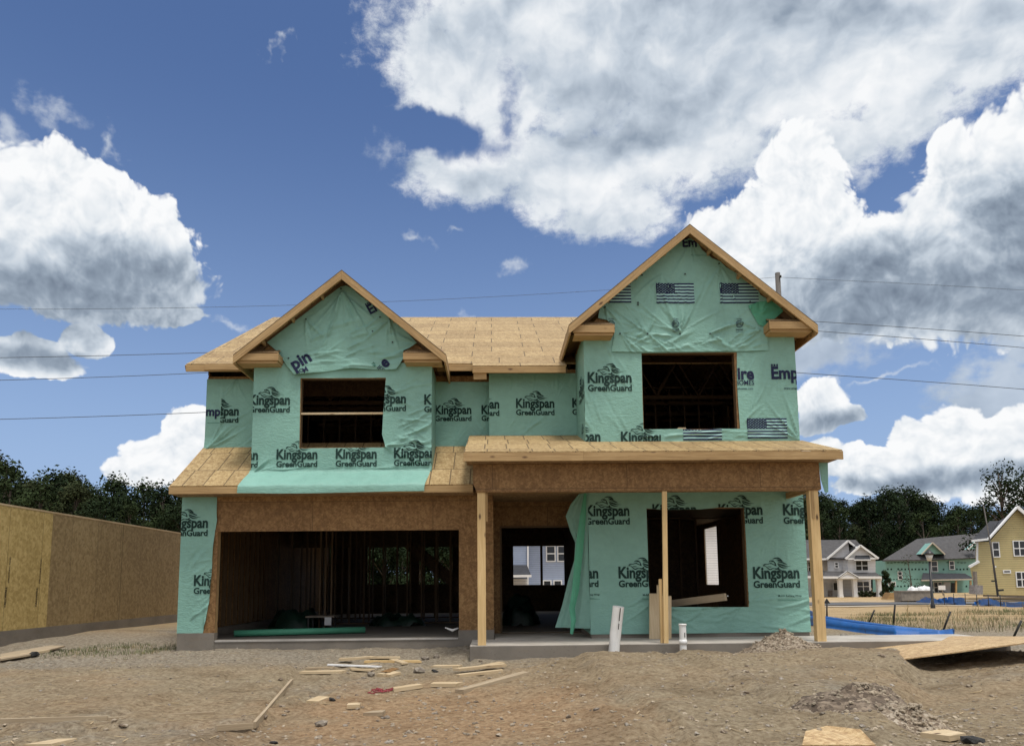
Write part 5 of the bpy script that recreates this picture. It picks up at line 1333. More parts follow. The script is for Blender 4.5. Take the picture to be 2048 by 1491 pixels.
# ------------------------------------------------------------------ the neighbouring board wall on the left
NX = -10.45
nb = empty('neighbour_house_wall', (NX, 18, 0), 'long strand board wall of the next house on a concrete footing, yellow panels then brown ones', 'wall')
def nwall(y0, y1, z0, z1, mat, name='wall_panel'):
    b = MB(); b.slab([(NX, y0, z0), (NX, y1, z0), (NX, y1, z1), (NX, y0, z1)], (-.02, 0, 0), 0, (0, 1, 0)); return mk(name, b, mat, nb)
def onX(px_, py_): d = ray(px_, py_); k = NX/d.x; return d.y*k, CAMZ+d.z*k
ysw, _ = onX(102, 1100); ybr, _ = onX(245, 1100); yend = 31.0; y00 = 11.5
zt = onX(100, 1025)[1]; zb = onX(100, 1252)[1]
nwall(y00, ysw, zb, zt, 'yellow_osb'); nwall(ysw+.002, ybr-.02, zb, zt-.01, 'brown_osb'); nwall(ybr, yend, zb, zt-.01, 'brown_osb')
b = MB(); b.box(NX-.12, NX+.005, y00, yend, zt+.002, zt+.04); mk('top_plate', b, 'pale_pine', nb)
b = MB(); b.box(NX-.14, NX+.02, y00, yend, -.4, zb-.003); mk('footing', b, 'stem_concrete', nb)
for y in np.arange(y00+.3, yend, .6):
    pass
b = MB(); b.box(NX-.16, NX-.022, y00, yend, zb, zb+.04); mk('sole_plate', b, 'shaded_pine', nb)
def vtext(s, ypx, x_px, y0_, y1_, bold=.03):
    ya, za = onX(x_px, y0_); yb_, zb_ = onX(x_px, y1_)
    g = glyphs(s, bold); L = zb_-za; b = MB()
    for f in g[1]: b.face([(NX+.004, ya-g[0][i][1]*L, za+g[0][i][0]*L) for i in f], [(0, 0)]*len(f))
    mk('panel_print', b, 'ink_black', nb)
vtext('TALLWALL', 0, 11, 1215, 1172); vtext('TALLWALL', 0, 73, 1213, 1174)
vtext('STRUCTURAL PANEL', 0, 18, 1165, 1112, .02); vtext('STRUCTURAL PANEL', 0, 80, 1166, 1116, .02)

# ------------------------------------------------------------------ power line
PYL = 36.0
pt = atY(1555, 546, PYL)
t = empty('utility_pole', (pt.x, PYL, .0), 'grey wooden utility pole rising behind the right gable', 'pole')
b = MB(); b.tube([(pt.x, PYL, -.5), (pt.x, PYL, 8), (pt.x, PYL, pt.z)], [.17, .145, .125], 14); mk('shaft', b, 'pole_wood', t)
b = MB()
for yy in (555, 643, 662, 745):
    q = atY(1555, yy, PYL); b.tube([(q.x+.1, PYL-.13, q.z-.06), (q.x+.1, PYL-.16, q.z+.06)], .05, 8)
mk('insulator', b, 'post_steel', t)
def wire(L, R, lab, r=.014):
    def quad(p0, p1, p2, x): 
        return p0[1]*(x-p1[0])*(x-p2[0])/((p0[0]-p1[0])*(p0[0]-p2[0]))+p1[1]*(x-p0[0])*(x-p2[0])/((p1[0]-p0[0])*(p1[0]-p2[0]))+p2[1]*(x-p0[0])*(x-p1[0])/((p2[0]-p0[0])*(p2[0]-p1[0]))
    P = []
    for x in np.linspace(-700, 1555, 26): P.append(atY(x, quad(*L, x), PYL))
    (x0, y0), (x1, y1) = R
    for x in np.linspace(1640, 2700, 8): P.append(atY(x, y0+(y1-y0)*(x-x0)/(x1-x0)-.00002*(x-x0)*(x1-x), PYL))
    b = MB(); b.tube(P, r, 5); tag(mk('power_cable', b, 'wire_dark', None, tuple(P[13])), lab, 'cable', 'cables on the utility pole')
wire(((0, 618), (1240, 578), (1555, 554)), ((1560, 555), (2048, 580)), 'topmost thin cable passing above the garage gable', .009)
wire(((0, 715), (470, 703), (1555, 640)), ((1638, 643), (2048, 672)), 'second cable from the top, meeting the left roof edge', .015)
wire(((0, 760), (415, 745), (1555, 658)), ((1638, 662), (2048, 695)), 'third cable from the top, passing just under the left eave', .015)
wire(((0, 838), (413, 824), (1555, 742)), ((1590, 745), (2048, 778)), 'lowest cable, crossing behind the upper left wall', .016)

# ------------------------------------------------------------------ trees
def tree(seed, h, w, mat, nleaf=9000, low=.10, leaf=.42, lobes=30):
    r = random.Random(seed); root = empty('tree', (0, 0, 0))
    b = MB(); lean = r.uniform(-.4, .4)
    b.tube([(0, 0, -.6), (lean*.2, 0, h*.3), (lean*.6, lean*.3, h*.62), (lean, lean*.4, h*.9)], [h*.018, h*.014, h*.009, h*.003], 8)
    L = []
    for i in range(lobes):
        v = low+(1-low)*r.random()**.85; t = r.uniform(0, 6.28)
        env = (sin(pi*min(1, .16+v*.80))**.75)
        q = w*.5*env*sqrt(r.random())*.82
        c = Vector((cos(t)*q+lean*v, sin(t)*q, h*v*.93)); rad = w*r.uniform(.13, .25)*(1.12-.5*v); L.append((c, rad))
        b.tube([(lean*v*.6, 0, max(.5, c.z-rad-h*.06)), tuple(c*.55+Vector((0, 0, c.z*.40))), tuple(c)], [h*.005, h*.0035, h*.001], 5, 0, False)
    mk('trunk', b, 'bark', root)
    b = MB(); cb = MB()
    for c, rad in L:
        n = int(nleaf/lobes*rad*rad/((w*.18)**2))
        for k in range(n):
            d = Vector((r.gauss(0, 1), r.gauss(0, 1), r.gauss(0, .85))); d.normalize(); q = rad*(r.random()**.42)*(1+.25*r.gauss(0, 1)*.6)
            p = c+d*q; s = leaf*r.uniform(.45, 1.2)
            n_ = (d+Vector((r.gauss(0, .6), r.gauss(0, .6), r.gauss(.35, .6)))).normalized(); x = n_.cross(Vector((r.gauss(0, 1), r.gauss(0, 1), r.gauss(0, 1)))).normalized(); y = n_.cross(x)
            b.face([p-x*s*.5, p-y*s*.22+x*s*.06, p+x*s*.5, p+y*s*.26], [(0, 0)]*4, 0)
    o = mk('crown', b, mat, root); return root
T = [tree(1, 14, 8.5, 'leaf_dark'), tree(2, 15, 8.0, 'leaf_mid'), tree(3, 13, 9.0, 'leaf_dark'), tree(5, 16, 7.5, 'leaf_olive'), tree(9, 12, 7.5, 'leaf_mid', 8000, .05)]
used = set()
words = ['dark rounded', 'taller mid green', 'broad dark', 'narrow olive green', 'low bushy']
def plant(k, x, y, s, zz, lab, group, sz=None):
    sc = (s, s, s*(sz or 1)); rz = rr.uniform(0, 6.28)
    if k not in used: o = T[k]; used.add(k); o.location = (x, y, zz); o.rotation_euler = (0, 0, rz); o.scale = sc
    else: o = dup(T[k], (x, y, zz), rz, sc)
    tag(o, lab, 'tree', group)
# left belt: crown tops follow the photo's skyline
sky_l = [(-60, 905), (0, 905), (40, 898), (75, 925), (125, 912), (160, 930), (200, 945), (240, 942), (280, 955), (310, 958), (345, 960), (385, 950), (430, 930)]
def skyh(sk, x):
    for (x0, y0), (x1, y1) in zip(sk, sk[1:]):
        if x0 <= x <= x1: return y0+(y1-y0)*(x-x0)/(x1-x0)
    return sk[-1][1]
HT = [14.0, 15.0, 13.0, 16.0, 12.0]
i = 0
for row, Yd in enumerate((58, 66, 76)):
    for x in range(-90, 450, 46 if row else 58):
        xx = x+rr.uniform(-14, 14)+row*17; yd = Yd+rr.uniform(-3, 3)
        top = skyh(sky_l, max(-60, min(430, xx)))+(rr.uniform(28, 75) if row == 0 else rr.uniform(-4, 26)); P = atY(xx, top, yd); k = rr.randrange(5)
        zz = gz(P.x, yd)-.2; s = (P.z-zz)/HT[k]/1.03
        plant(k, P.x, yd, s*rr.uniform(.95, 1.06), zz, words[k]+' tree in the belt behind the board wall at the left', 'trees behind the left wall', 1.0/1.0)
sky_r = [(1640, 952), (1690, 985), (1720, 985), (1760, 968), (1790, 958), (1815, 958), (1845, 978), (1865, 968), (1900, 985), (1940, 993), (1965, 1000), (2100, 985)]
for row, Yd in enumerate((138, 150, 164)):
    for x in range(1560, 2110, 33 if row else 40):
        xx = x+rr.uniform(-10, 10)+row*12; yd = Yd+rr.uniform(-4, 4)
        top = skyh(sky_r, max(1640, min(2100, xx)))+(rr.uniform(25, 70) if row == 0 else rr.uniform(-3, 22)); P = atY(xx, top, yd); k = rr.randrange(5)
        zz = gz(P.x, yd)-.2; s = (P.z-zz)/HT[k]/1.03
        plant(k, P.x, yd, s*rr.uniform(.95, 1.06), zz, words[k]+' tree in the wood behind the far houses at the right', 'trees behind the far houses')
# a looser, nearer tree behind the yellow house and trees seen through the garage
lt = tree(21, 17, 10, 'leaf_dark', 5600, .25, .46, 30); P = atY(1998, 930, 96); lt.location = (P.x, 96, -.7); s = (P.z+.7)/16.2; lt.scale = (s, s, s); tag(lt, 'tall sparse tree with sky showing through, above the yellow house', 'tree')
P = atY(2052, 948, 99); o = dup(lt, (P.x, 99, -.7), 2.0, s*.98); tag(o, 'tall sparse tree at the right edge behind the yellow house', 'tree')
for i, x in enumerate((590, 625, 660, 700, 735, 770, 805, 840, 875, 910, 610, 650, 715, 750, 785, 822, 860, 895, 925)):
    yd = (44 if i < 10 else 50)+rr.uniform(-2, 2); P = atY(x, 1060, yd); plant((2, 0)[i % 2], P.x, yd, .46, -.3, 'small green tree seen through the back of the garage', 'trees seen through the garage')

# ------------------------------------------------------------------ far houses: built from their fronts at their real distance
class Far:
    def __init__(s, name, D, label, base):
        p = atY(base[0], base[1], D); s.D = D; s.z = p.z; s.o = empty(name, (p.x, D, p.z), label, 'house'); s.g = p.z
    def P(s, x, y, dy=0): return atY(x, y, s.D+dy)
    def wall(s, pts, mat, dy=0, depth=.25, name='wall'):
        b = MB(); b.slab([s.P(x, y, dy) for x, y in pts], (0, depth, 0)); return mk(name, b, mat, s.o)
    def roof(s, pts, mat, name='roof'):
        """pts with their own depth offsets"""
        b = MB(); b.slab([s.P(x, y, dy) for x, y, dy in pts], (0, .05, -.12)); return mk(name, b, mat, s.o)
    def bar(s, x0, y0, x1, y1, t, mat, dy=-.1, name='trim', d=.12, parent=None):
        b = MB(); b.beam(s.P(x0, y0, dy), s.P(x1, y1, dy), d, t, (0, -1, 0) if abs(y1-y0) > abs(x1-x0) else (0, 0, 1)); return mk(name, b, mat, parent or s.o)
    def window(s, x0, x1, y0, y1, dy=0, cols=1, rows=2, name='window', grid=False, fr=.09):
        a, c = s.P(x0, y1, dy-.02), s.P(x1, y0, dy-.02)
        b = MB(); panel(b, 'Y', a.y-.06, .08, a.x, c.x, a.z, c.z, [(a.x+fr+(c.x-a.x-fr)*i/cols, a.x+(c.x-a.x-fr)*(i+1)/cols, a.z+fr+(c.z-a.z-fr)*j/rows, a.z+(c.z-a.z-fr)*(j+1)/rows) for i in range(cols) for j in range(rows)])
        f = mk(name, b, 'trim_white', s.o)
        b = MB(); b.box(a.x+.02, c.x-.02, a.y-.01, a.y+.01, a.z+.02, c.z-.02); mk('pane', b, 'glass_dark', f); return f
    def column(s, x0, x1, y0, y1, mat='trim_white', dy=-2):
        a, c = s.P(x0, y1, dy), s.P(x1, y0, dy); w = c.x-a.x; b = MB(); b.box(a.x, c.x, a.y, a.y+w, a.z, c.z); b.box(a.x-.04, c.x+.04, a.y-.04, a.y+w+.04, a.z+.001, a.z+.25); b.box(a.x-.04, c.x+.04, a.y-.04, a.y+w+.04, c.z-.2, c.z-.001)
        mk('column', b, mat, s.o)
W = Far('white_house', 96, 'white two storey house with grey roof, two front gables and a columned porch', (1690, 1195))
W.wall([(1560, 1195), (1742, 1195), (1742, 1117), (1560, 1117)], 'white_siding', 3)
W.wall([(1656, 1145), (1700, 1145), (1700, 1116), (1696, 1081), (1657, 1116)], 'white_siding', 1.4, name='gable_wall')
W.wall([(1656, 1146), (1697, 1146), (1697, 1110), (1656, 1117)], 'grey_siding', 1.35, name='bay_wall')
W.wall([(1696, 1147), (1751, 1147), (1751, 1117), (1721, 1091), (1696, 1117)], 'white_siding', 0, 3, name='gable_wall')
W.roof([(1540, 1117, 1.0), (1700, 1117, 1.0), (1712, 1079, 7), (1540, 1079, 7)], 'shingle'); W.roof([(1700, 1117, 1.0), (1752, 1117, 3), (1730, 1100, 6.5), (1712, 1079, 7)], 'shingle')
W.roof([(1651, 1118, .9), (1694, 1080, .9), (1700, 1079, 6), (1664, 1110, 6)], 'shingle'); W.roof([(1694, 1079.5, .9), (1716, 1098, .9), (1716, 1096, 6), (1700, 1079, 6)], 'shingle')
W.roof([(1690, 1117, -.4), (1721, 1088.5, -.4), (1716, 1084, 6), (1676, 1112, 5)], 'shingle'); W.roof([(1721, 1088.5, -.4), (1757, 1116, -.4), (1752, 1110, 4), (1722, 1088, 5)], 'shingle')
for x0, y0, x1, y1, dy in ((1654, 1117, 1696, 1081, .8), (1696, 1081, 1709, 1091, .8), (1691, 1117, 1721, 1090, -.5), (1721, 1090, 1757, 1116, -.5), (1678, 1154, 1695, 1142, -2.4), (1695, 1142, 1716, 1154, -2.4)): W.bar(x0, y0, x1, y1, .24, 'trim_white', dy, 'rake_trim')
W.bar(1600, 1117.5, 1655, 1117.5, .22, 'trim_white', .9, 'eave_trim'); W.bar(1646, 1154, 1763, 1154, .28, 'trim_white', -2.35, 'eave_trim'); W.bar(1600, 1153, 1646, 1153.5, .26, 'trim_white', -.6, 'eave_trim')
W.bar(1692, 1116.8, 1712, 1116.8, .2, 'trim_white', -.45, 'eave_trim'); W.bar(1740, 1116, 1756, 1116, .2, 'trim_white', -.45, 'eave_trim')
W.roof([(1645, 1154, -2.3), (1764, 1154, -2.3), (1752, 1144, 0), (1652, 1141, 1.2)], 'shingle', 'porch_roof'); W.roof([(1600, 1153, -.5), (1646, 1153, -.5), (1652, 1141, 1.4), (1600, 1141, 1.4)], 'shingle', 'garage_roof')
W.roof([(1708, 1119, -1), (1741, 1119, -1), (1738, 1110, 0), (1711, 1110, 0)], 'dark_shingle', 'awning_roof'); W.bar(1708, 1119, 1741, 1119, .14, 'trim_white', -1.0, 'eave_trim')
W.wall([(1679, 1154), (1716, 1154), (1695, 1143)], 'white_siding', -2.3, .1, name='porch_gable'); W.roof([(1677, 1154.5, -2.5), (1695, 1141, -2.5), (1695, 1141, .5), (1680, 1150, .5)], 'shingle', 'porch_roof'); W.roof([(1695, 1141, -2.5), (1717, 1154.5, -2.5), (1712, 1150, .5), (1695, 1141, .5)], 'shingle', 'porch_roof')
W.wall([(1676, 1158), (1764, 1158), (1764, 1154.5), (1676, 1154.5)], 'trim_white', -2.2, .2, name='porch_beam')
for x in (1679.5, 1708.5, 1757): W.column(x, x+5.2, 1158, 1194)
W.wall([(1684, 1194), (1708, 1194), (1708, 1158), (1684, 1158)], 'grey_siding', 2.5, name='entry_wall')
W.window(1711, 1736, 1120, 1141, 0, 2, 2); W.window(1669, 1676.5, 1123.5, 1135.5, 1.3, 1, 2); W.window(1714, 1738.5, 1161, 1183, 2.9, 2, 2); W.window(1606, 1626, 1122, 1144, 2.9, 2, 2); W.window(1666, 1680, 1163, 1181, 2.85, 1, 1)
f = W.wall([(1640, 1194), (1655.5, 1194), (1655.5, 1166), (1640, 1166)], 'door_white', 2.8, .1, name='garage_door')
W.wall([(1655.8, 1195), (1665, 1195), (1665, 1180), (1655.8, 1180)], 'stone_veneer', 2.75, .1, name='stone_base'); W.wall([(1715, 1190), (1757, 1190), (1757, 1183), (1715, 1183)], 'stone_veneer', 2.7, .1, name='stone_base')
W.bar(1661, 1169, 1661, 1172, .25, 'lamp_glass', 2.6, 'wall_lamp')
W.wall([(1748, 1193), (1757, 1193), (1757, 1184), (1748, 1184)], 'lamp_black', -1.2, .3, name='porch_bench')
b = MB(); a, c = W.P(1676, 1199, -4), W.P(1724, 1195.5, -4); b.box(a.x, c.x, a.y, a.y+1.5, a.z-.1, c.z); tag(mk('brick_step', b, 'brick_red'), 'low red brick step before the white house porch', 'step')

Gn = Far('wrapped_house', 118, 'two storey house still in green wrap under a finished dark grey hip roof', (1850, 1186))
Gn.wall([(1771, 1187), (1858, 1186), (1858, 1118), (1771, 1120)], 'far_wrap', 0, 4); Gn.wall([(1858, 1186), (1960, 1187), (1960, 1117), (1858, 1118)], 'far_wrap', .3, 4)
Gn.roof([(1764, 1120, -.6), (1850, 1119, -.6), (1960, 1114, -.6), (1962, 1065, 9), (1834, 1077, 9)], 'shingle')
Gn.roof([(1764, 1120, -.6), (1834, 1077, 9), (1800, 1100, 14)], 'shingle')
Gn.wall([(1846, 1107), (1888, 1107), (1865, 1085)], 'far_wrap', -.4, 2, name='gable_wall'); Gn.roof([(1842, 1108, -.8), (1865, 1083, -.8), (1865, 1083, 6), (1848, 1104, 5)], 'dark_shingle', 'gable_roof'); Gn.roof([(1865, 1083, -.8), (1891, 1108, -.8), (1884, 1104, 5), (1865, 1083, 6)], 'dark_shingle', 'gable_roof')
Gn.bar(1843, 1108, 1865, 1084.5, .22, 'trim_beige', -.9, 'rake_trim'); Gn.bar(1865, 1084.5, 1890, 1108, .22, 'trim_beige', -.9, 'rake_trim')
Gn.wall([(1936, 1098), (1956, 1096), (1956, 1080)], 'far_wrap', -.5, 1, name='gable_wall'); Gn.bar(1935, 1098, 1955, 1080, .22, 'trim_white', -.8, 'rake_trim')
Gn.roof([(1842, 1160, -2.5), (1950, 1157, -2.5), (1930, 1146, 0), (1846, 1145, 0)], 'dark_shingle', 'porch_roof'); Gn.bar(1843, 1160, 1950, 1157.5,   .2, 'trim_beige', -2.55, 'eave_trim'); Gn.bar(1766, 1120.5, 1850, 1119.5, .2, 'shingle', -.65, 'eave_trim')
Gn.window(1863, 1874.5, 1121, 1143, .2); Gn.window(1899, 1908, 1121, 1138.5, .2); Gn.window(1796, 1804, 1142, 1158.5, -.02); Gn.window(1868, 1884, 1163, 1185, .2, 2, 2)
for x in (1776.5, 1782, 1787.5): Gn.window(x, x+3.6, 1162, 1171, -.02, 1, 1)
Gn.wall([(1903, 1185), (1910, 1185), (1910, 1165), (1903, 1165)], 'lamp_black', .2, .1, name='door')
for x in (1912, 1941): Gn.bar(x, 1160, x, 1186, .22, 'pine', -2.4, 'porch_post', .22)
Gn.wall([(1887, 1184), (1901, 1184), (1901, 1163), (1887, 1163)], 'siding' if 'siding' in MATS else 'grey_siding', .2, .05, name='porch_wall')
b = MB()
for yy, st, h, w_ in ((1124.5, 7, 1.6, 4.8), (1137.5, 7, 3.6, 3.4), (1158, 6, 1.6, 4), (1171.5, 7, 3.4, 3.4)):
    x = 1774
    while x < 1952:
        if not ((1860 < x < 1877 and yy < 1145) or (1897 < x < 1910 and yy < 1140) or (1842 < x < 1950 and 1144 < yy < 1160)) and rr.random() < (.95 if x < 1856 else .6):
            y_ = yy+rr.uniform(-.5, .5); dy = -.01 if x < 1857 else .28
            b.poly([Gn.P(x, y_+h/2, dy), Gn.P(x+w_, y_+h/2, dy), Gn.P(x+w_, y_-h/2, dy), Gn.P(x, y_-h/2, dy)])
        x += st*rr.uniform(.92, 1.05)
mk('wrap_print', b, 'ink_green', Gn.o)

Yh = Far('yellow_house', 70, 'yellow clapboard house with white trim and dark roof at the right edge', (2000, 1190))
Yh.wall([(1954, 1188), (2118, 1192), (2118, 1092), (2034, 1019), (1979, 1083), (1956, 1083)], 'yellow_siding', 0, .3, name='gable_wall'); Yh.wall([(1952, 1188), (1955, 1188), (1957, 1083), (1954, 1083)], 'trim_white', -.05, .1, name='corner_trim')
b = MB(); e = Yh.P(1955, 1085, .31); g_ = Yh.P(1954, 1188, .31); b.slab([e, e+Vector((9.4, 13, 0)), g_+Vector((9.4, 13, 0)), g_], (.2, 0, 0)); mk('side_wall', b, 'yellow_siding', Yh.o)
Yh.roof([(1942, 1081, -.5), (1975, 1079, -.5), (2034, 1011, -.5), (2034, 1022, 13), (1962, 1060, 13)], 'dark_shingle'); Yh.roof([(2034, 1011, -.5), (2126, 1088, -.5), (2110, 1080, 13), (2034, 1022, 13)], 'dark_shingle')
Yh.roof([(1943, 1080, -.6), (1976, 1076, -.4), (1998, 1041, 3), (1980, 1041, 3)], 'dark_shingle', 'cross_roof')
Yh.bar(1976, 1078, 2034, 1013, .3, 'trim_white', -.62, 'rake_trim'); Yh.bar(2034, 1013, 2120, 1084, .3, 'trim_white', -.62, 'rake_trim'); Yh.bar(1943, 1081, 1977, 1077.5, .2, 'trim_white', -.64, 'eave_trim')
Yh.window(1985.5, 1997.5, 1083, 1114, 0, 1, 2); Yh.window(2027, 2062, 1080, 1112, 0, 3, 2); Yh.window(2033, 2064, 1142, 1174, 0, 3, 2); Yh.window(2006, 2021, 1139, 1146, 0, 1, 1)
Yh.bar(1938, 1133, 1958, 1122, .2, 'trim_white', -.3, 'side_roof_trim', .15)
Yh.wall([(1944, 1134), (1957, 1124), (1957, 1168), (1951, 1168)], 'yellow_siding', -.2, .3, name='side_wall')
Yh.bar(1990, 1131, 1990, 1134, .2, 'trim_white', -.2, 'wall_lamp')
Yh.wall([(1950, 1187), (1966, 1188), (1966, 1170), (1950, 1169)], 'stone_veneer', -1.5, .9, name='stone_pier'); Yh.wall([(1951.5, 1169), (1955.5, 1169), (1954, 1142), (1950, 1142)], 'weathered_wood', -1.2, .4, name='porch_post')
Yh.wall([(1969, 1188), (2118, 1192), (2118, 1197), (1969, 1192)], 'stem_concrete', .05, .2, name='foundation')

# houses behind, seen through the openings
Bl = Far('blue_house', 60, 'pale blue clapboard house behind the site, seen through the entry hall', (1100, 1200))
Bl.wall([(1000, 1205), (1250, 1205), (1250, 1062), (1000, 1062)], 'blue_siding', 0, 6); Bl.wall([(990, 1205), (1056.5, 1205), (1056.5, 1062), (990, 1062)], 'blue_siding', -.6, .58, name='wing_wall')
Bl.roof([(985, 1062, -1), (1255, 1062, -1), (1230, 1040, 4), (1010, 1040, 4)], 'shingle'); Bl.bar(1055.8, 1062, 1055.8, 1205, .14, 'trim_white', -.7, 'corner_trim')
Bl.roof([(985, 1149, -2.6), (1062, 1149, -2.6), (1054, 1129, -.6), (985, 1129, -.6)], 'dark_shingle', 'porch_roof'); Bl.bar(985, 1152, 1063, 1151, .18, 'trim_white', -2.6, 'eave_trim')
Bl.wall([(985, 1205), (1055, 1205), (1055, 1156), (985, 1156)], 'grey_siding', -.9, .2, name='porch_wall')
for x in (1092, 1114.5): Bl.window(x, x+19, 1090, 1123, 0, 1, 2)
for x in (1086, 1107): Bl.window(x, x+17, 1159, 1190, 0, 1, 2)
Wb = Far('white_back_house', 58, 'white clapboard house behind the site, glimpsed through the front room', (1420, 1200))
Wb.wall([(1340, 1205), (1520, 1205), (1520, 1040), (1340, 1040)], 'white_siding', 0, 6); Wb.roof([(1335, 1041, -.5), (1525, 1041, -.5), (1500, 1015, 3), (1360, 1015, 3)], 'shingle')

# ------------------------------------------------------------------ street, pavements, things along it
def strip_on(name, px_pts, mat, dz, kind='structure'):
    P = [onz(x, y, dz) for x, y in px_pts]
    b = MB(); b.poly(P); o = mk(name, b, mat); tag(o, kind=kind); return o
b = MB()
def band(y0, y1, mat, name, dz):
    """a band of paving running right, laid over the ground in short lengths"""
    xs_ = np.linspace(4, 130, 64); b = MB()
    for x0, x1 in zip(xs_, xs_[1:]):
        q = []
        for x, yy in ((x0, y0), (x1, y0), (x1, y1), (x0, y1)):
            Yv = yy-(x-20)*.25; q.append((x, Yv, gz(x, Yv)+dz))
        b.poly(q)
    o = mk(name, b, mat, None, (20, y0, 0)); tag(o, kind='structure')
band(62.5, 74.0, 'asphalt', 'road', .06); band(51.5, 54.0, 'far_concrete', 'pavement', .07); band(61.9, 62.48, 'far_concrete', 'kerb', .17); band(74.02, 74.6, 'far_concrete', 'kerb', .17)
D = 54.0; p = onz(1866, 1215); D = p.y
t = empty('street_lamp', tuple(p), 'black street lamp post with a pale lantern, standing by the far road', 'street lamp')
q = atY(1859, 1122, D); b = MB(); b.tube([p+Vector((0, 0, -.3)), p+(q-p)*.08, p+(q-p)*.1, q], [.13, .12, .075, .06], 10); mk('post', b, 'lamp_black', t)
q2 = atY(1858.2, 1108, D); b = MB(); b.tube([q+Vector((0, 0, .02)), q2], [.10, .21], 8); mk('lantern', b, 'lamp_glass', t)
b = MB(); b.tube([q2, q2+Vector((0, 0, .08)), q2+Vector((0, 0, .28))], [.27, .22, .03], 8); mk('cap', b, 'lamp_black', t)
# blue silt fences
def silt(x_pts, lab, posts, zt):
    """x_pts: (x, y_bottom, y_top) along the fence"""
    P = [(onz(x, yb), yt) for x, yb, yt in x_pts]; o = empty('silt_fence', tuple(P[0][0]), lab, 'silt fence'); b = MB()
    pts = []
    for (p, yt), (x, yb, _) in zip(P, x_pts): pts.append((p+Vector((0, 0, -.05)), atY(x, yt, p.y)))
    n = 10
    for (a0, t0), (a1, t1) in zip(pts, pts[1:]):
        for i in range(n):
            u0, u1 = i/n, (i+1)/n
            for j in range(4):
                v0, v1 = j/4, (j+1)/4
                def f(u, v):
                    p = a0.lerp(a1, u).lerp(t0.lerp(t1, u), v); return p+Vector((0, .06*sin(u*9+v*6+p.x*2)*(zt), .03*sin(u*13+p.x)*v*zt))
                q = [f(u0, v0), f(u1, v0), f(u1, v1), f(u0, v1)]; b.face(q, [(0, 0)]*4, 0, True)
    mk('fabric', b, 'blue_fabric', o)
    for (x0, y0), (x1, y1) in posts:
        a = onz(x0, y0); c = atY(x1, y1, a.y-.06); b = MB(); b.tube([a+Vector((0, -.06, -.15)), c], .030 if zt < 1.5 else .05, 6); mk('post', b, 'post_steel', o)
    return o
silt([(1832, 1204, 1203), (1850, 1205, 1193), (1875, 1206, 1197), (1895, 1206, 1193), (1930, 1208, 1195)], 'blue silt fence along the far road behind the street lamp', [((x, 1207), (x, 1186)) for x in (1888, 1907, 1930)], 1.0)
silt([(1944, 1209, 1207), (1958, 1209, 1198), (1978, 1210, 1196), (2005, 1211, 1203), (2060, 1213, 1204)], 'blue silt fence along the far road before the yellow house', [((x, 1211), (x, 1188)) for x in (1953, 1976, 2000)], 1.0)
# fallen silt fence beside the house
b = MB(); root = empty('silt_fence', tuple(onz(1740, 1270)), 'fallen blue silt fence lying across the dirt beside the house, posts leaning', 'silt fence')
SA = [(1600, 1245, 1212), (1650, 1255, 1231), (1720, 1265, 1241), (1790, 1273, 1250), (1840, 1276, 1256), (1880, 1275, 1262), (1908, 1272, 1270)]
pts = []
for i, (x, yb, yt) in enumerate(SA):
    a = onz(x, yb); c = atY(x, yt, a.y+.55); c.z = max(c.z, gz(c.x, c.y)+.1); pts.append((a+Vector((0, 0, .0)), c))
for (a0, t0), (a1, t1) in zip(pts, pts[1:]):
    for i in range(14):
        for j in range(10):
            def f(u, v):
                p = a0.lerp(a1, u).lerp(t0.lerp(t1, u), v); k = sin(v*pi)
                return p+Vector((0, .05*k*sin(p.x*3+v*14), .15*k*sin(v*10+p.x*.5)+.05*k*sin(p.x*2.4+v*9)+.08*sin(v*24+p.x*.9)*k))
            q = [f(i/14, j/10), f((i+1)/14, j/10), f((i+1)/14, (j+1)/10), f(i/14, (j+1)/10)]; b.face(q, [(0, 0)]*4, 0, True)
mk('fabric', b, 'blue_fabric', root)
for (x0, y0), (x1, y1) in (((1653, 1240), (1654, 1204)), ((1733, 1248), (1749, 1219)), ((1785.5, 1252), (1790, 1208)), ((1882, 1262), (1901, 1222)), ((2022, 1274), (2043, 1240))):
    a = onz(x0, y0); c = atY(x1, y1, a.y-.15); b = MB(); b.tube([a+Vector((0, 0, -.1)), c], .026, 6); mk('post', b, 'post_steel', root)
# things on the far lots
P = onz(1832, 1203); b = MB(); a0 = atY(1805, 1205, P.y); a1 = atY(1863, 1180, P.y); b.box(a0.x, a1.x, P.y, P.y+1.4, a0.z, a1.z); b.box(a0.x-.05, a1.x+.05, P.y-.05, P.y+1.45, a1.z-.12, a1.z+.001)
o = mk('debris_bin', b, 'weathered_wood'); tag(o, 'grey brown site rubbish bin beside the street lamp', 'bin')
for k, (x0, x1, y0, y1) in enumerate(((1816, 1834, 1180, 1176), (1832, 1846, 1180, 1174), (1844, 1864, 1180, 1176))):
    c = atY((x0+x1)/2, y0, P.y+.7); w_ = (atY(x1, y0, P.y)-atY(x0, y0, P.y)).x/2; lump('plastic_sheet', (c.x, P.y+.7, c.z-.06), w_, .5, .42, 'trim_white', ['white plastic sheet heaped on the left of the bin', 'taller white plastic sheet heaped mid way along the bin', 'white plastic sheet heaped on the right of the bin'][k], 'plastic sheet', k+3)
Q = onz(1787, 1199); c0, c1 = atY(1774, 1198, Q.y), atY(1806, 1184, Q.y)
b = MB()
for k in range(5): 
    z = c0.z+.14*k; b.box(c0.x+k*.1, c1.x-.1*k, Q.y, Q.y+1.2, z, z+.13)
o = mk('lumber_stack', b, 'pine'); tag(o, 'low stack of pale lumber before the green wrapped house', 'lumber stack')
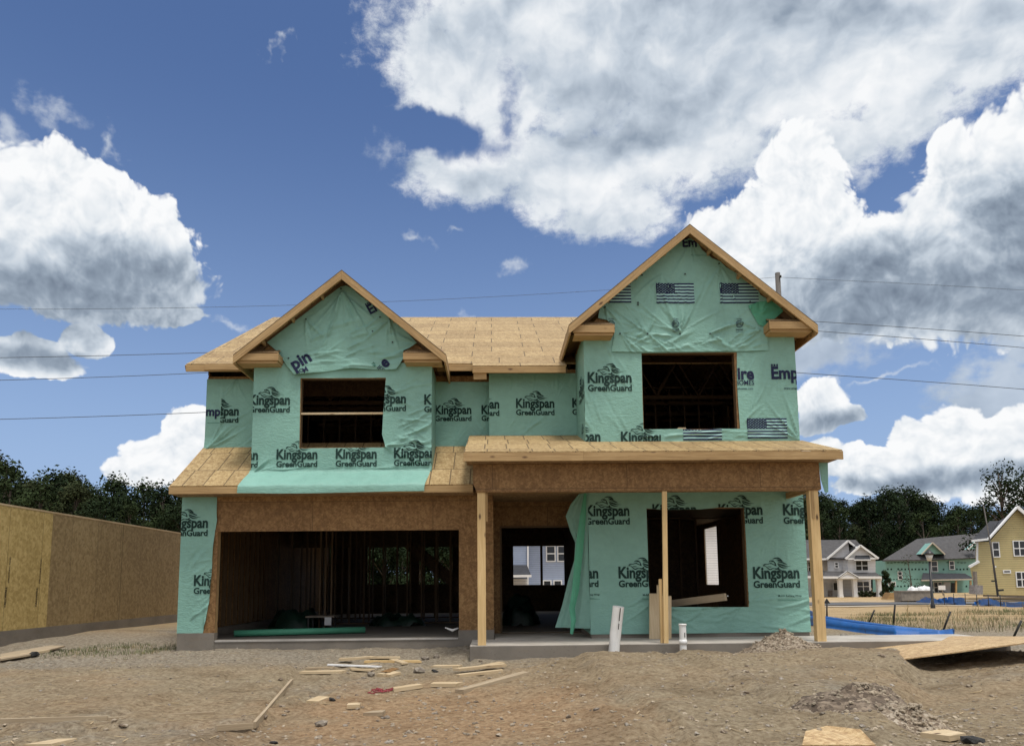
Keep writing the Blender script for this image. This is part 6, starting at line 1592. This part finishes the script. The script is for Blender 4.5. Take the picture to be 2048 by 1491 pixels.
P = onz(1886, 1200); t = empty('site_sign', (P.x, P.y+20, P.z), 'blank white site sign on a slanting post before the green house', 'sign'); Yd = P.y+20
b = MB(); a, c = atY(1877.5, 1179, Yd), atY(1890.5, 1170, Yd); b.box(a.x, c.x, Yd, Yd+.05, a.z, c.z); mk('board', b, 'trim_white', t); b = MB(); b.beam(atY(1886.5, 1190, Yd+.08), atY(1883, 1172, Yd+.08), .1, .1, (0, -1, 0)); mk('post', b, 'weathered_wood', t)
P = onz(1994, 1192); Yd = 62; b = MB(); b.tube([atY(1996, 1192, Yd), atY(1983, 1100, Yd), atY(1967, 1010, Yd)], [.09, .07, .04], 8); t = mk('leaning_mast', b, 'pole_wood'); tag(t, 'thin leaning mast standing before the yellow house', 'pole')
b = MB(); b.beam(atY(1983, 1161, Yd-.1), atY(1993, 1161, Yd-.1), .06, .12); b.beam(atY(1996, 1180, Yd-.1), atY(2007, 1179, Yd-.1), .08, .16); mk('meter_box', b, 'post_steel', t)
s1 = tree(31, 3.8, 2.2, 'leaf_olive', 260, .25, .16, 9); p = onz(1824, 1196); s1.location = atY(1826, 1192, 88); s1.scale = (1.25, 1.25, 1.35); tag(s1, 'thin young tree before the green wrapped house', 'tree')
s2 = tree(33, 3.6, 2.6, 'leaf_mid', 5200, .0, .26, 16); s2.location = atY(1773, 1194, 100); s2.scale = (.95, .95, 1.0); tag(s2, 'round green shrub at the right of the white house porch', 'shrub')
for i, x in enumerate((1724, 1733, 1742, 1765)):
    o = dup(s2, tuple(atY(x, 1194.5, 93.2)), i*1.3, (.42, .42, .24)); tag(o, 'small dark bush in the bed before the white house porch', 'shrub', 'bushes before the white house')
# sieve-topped stake and the digger behind the right post
P = onz(1654, 1240); b = MB(); a = atY(1653.5, 1206, P.y-.5); b.slab([a+Vector((-.09, 0, 0)), a+Vector((.12, 0, 0)), a+Vector((.02, 0, .16))], (0, .05, 0)); b.tube([Vector((a.x, a.y+.02, P.z-.1)), a], .02, 6); tag(mk('marker_stake', b, 'post_steel'), 'black topped marker stake beside the right porch post', 'stake')
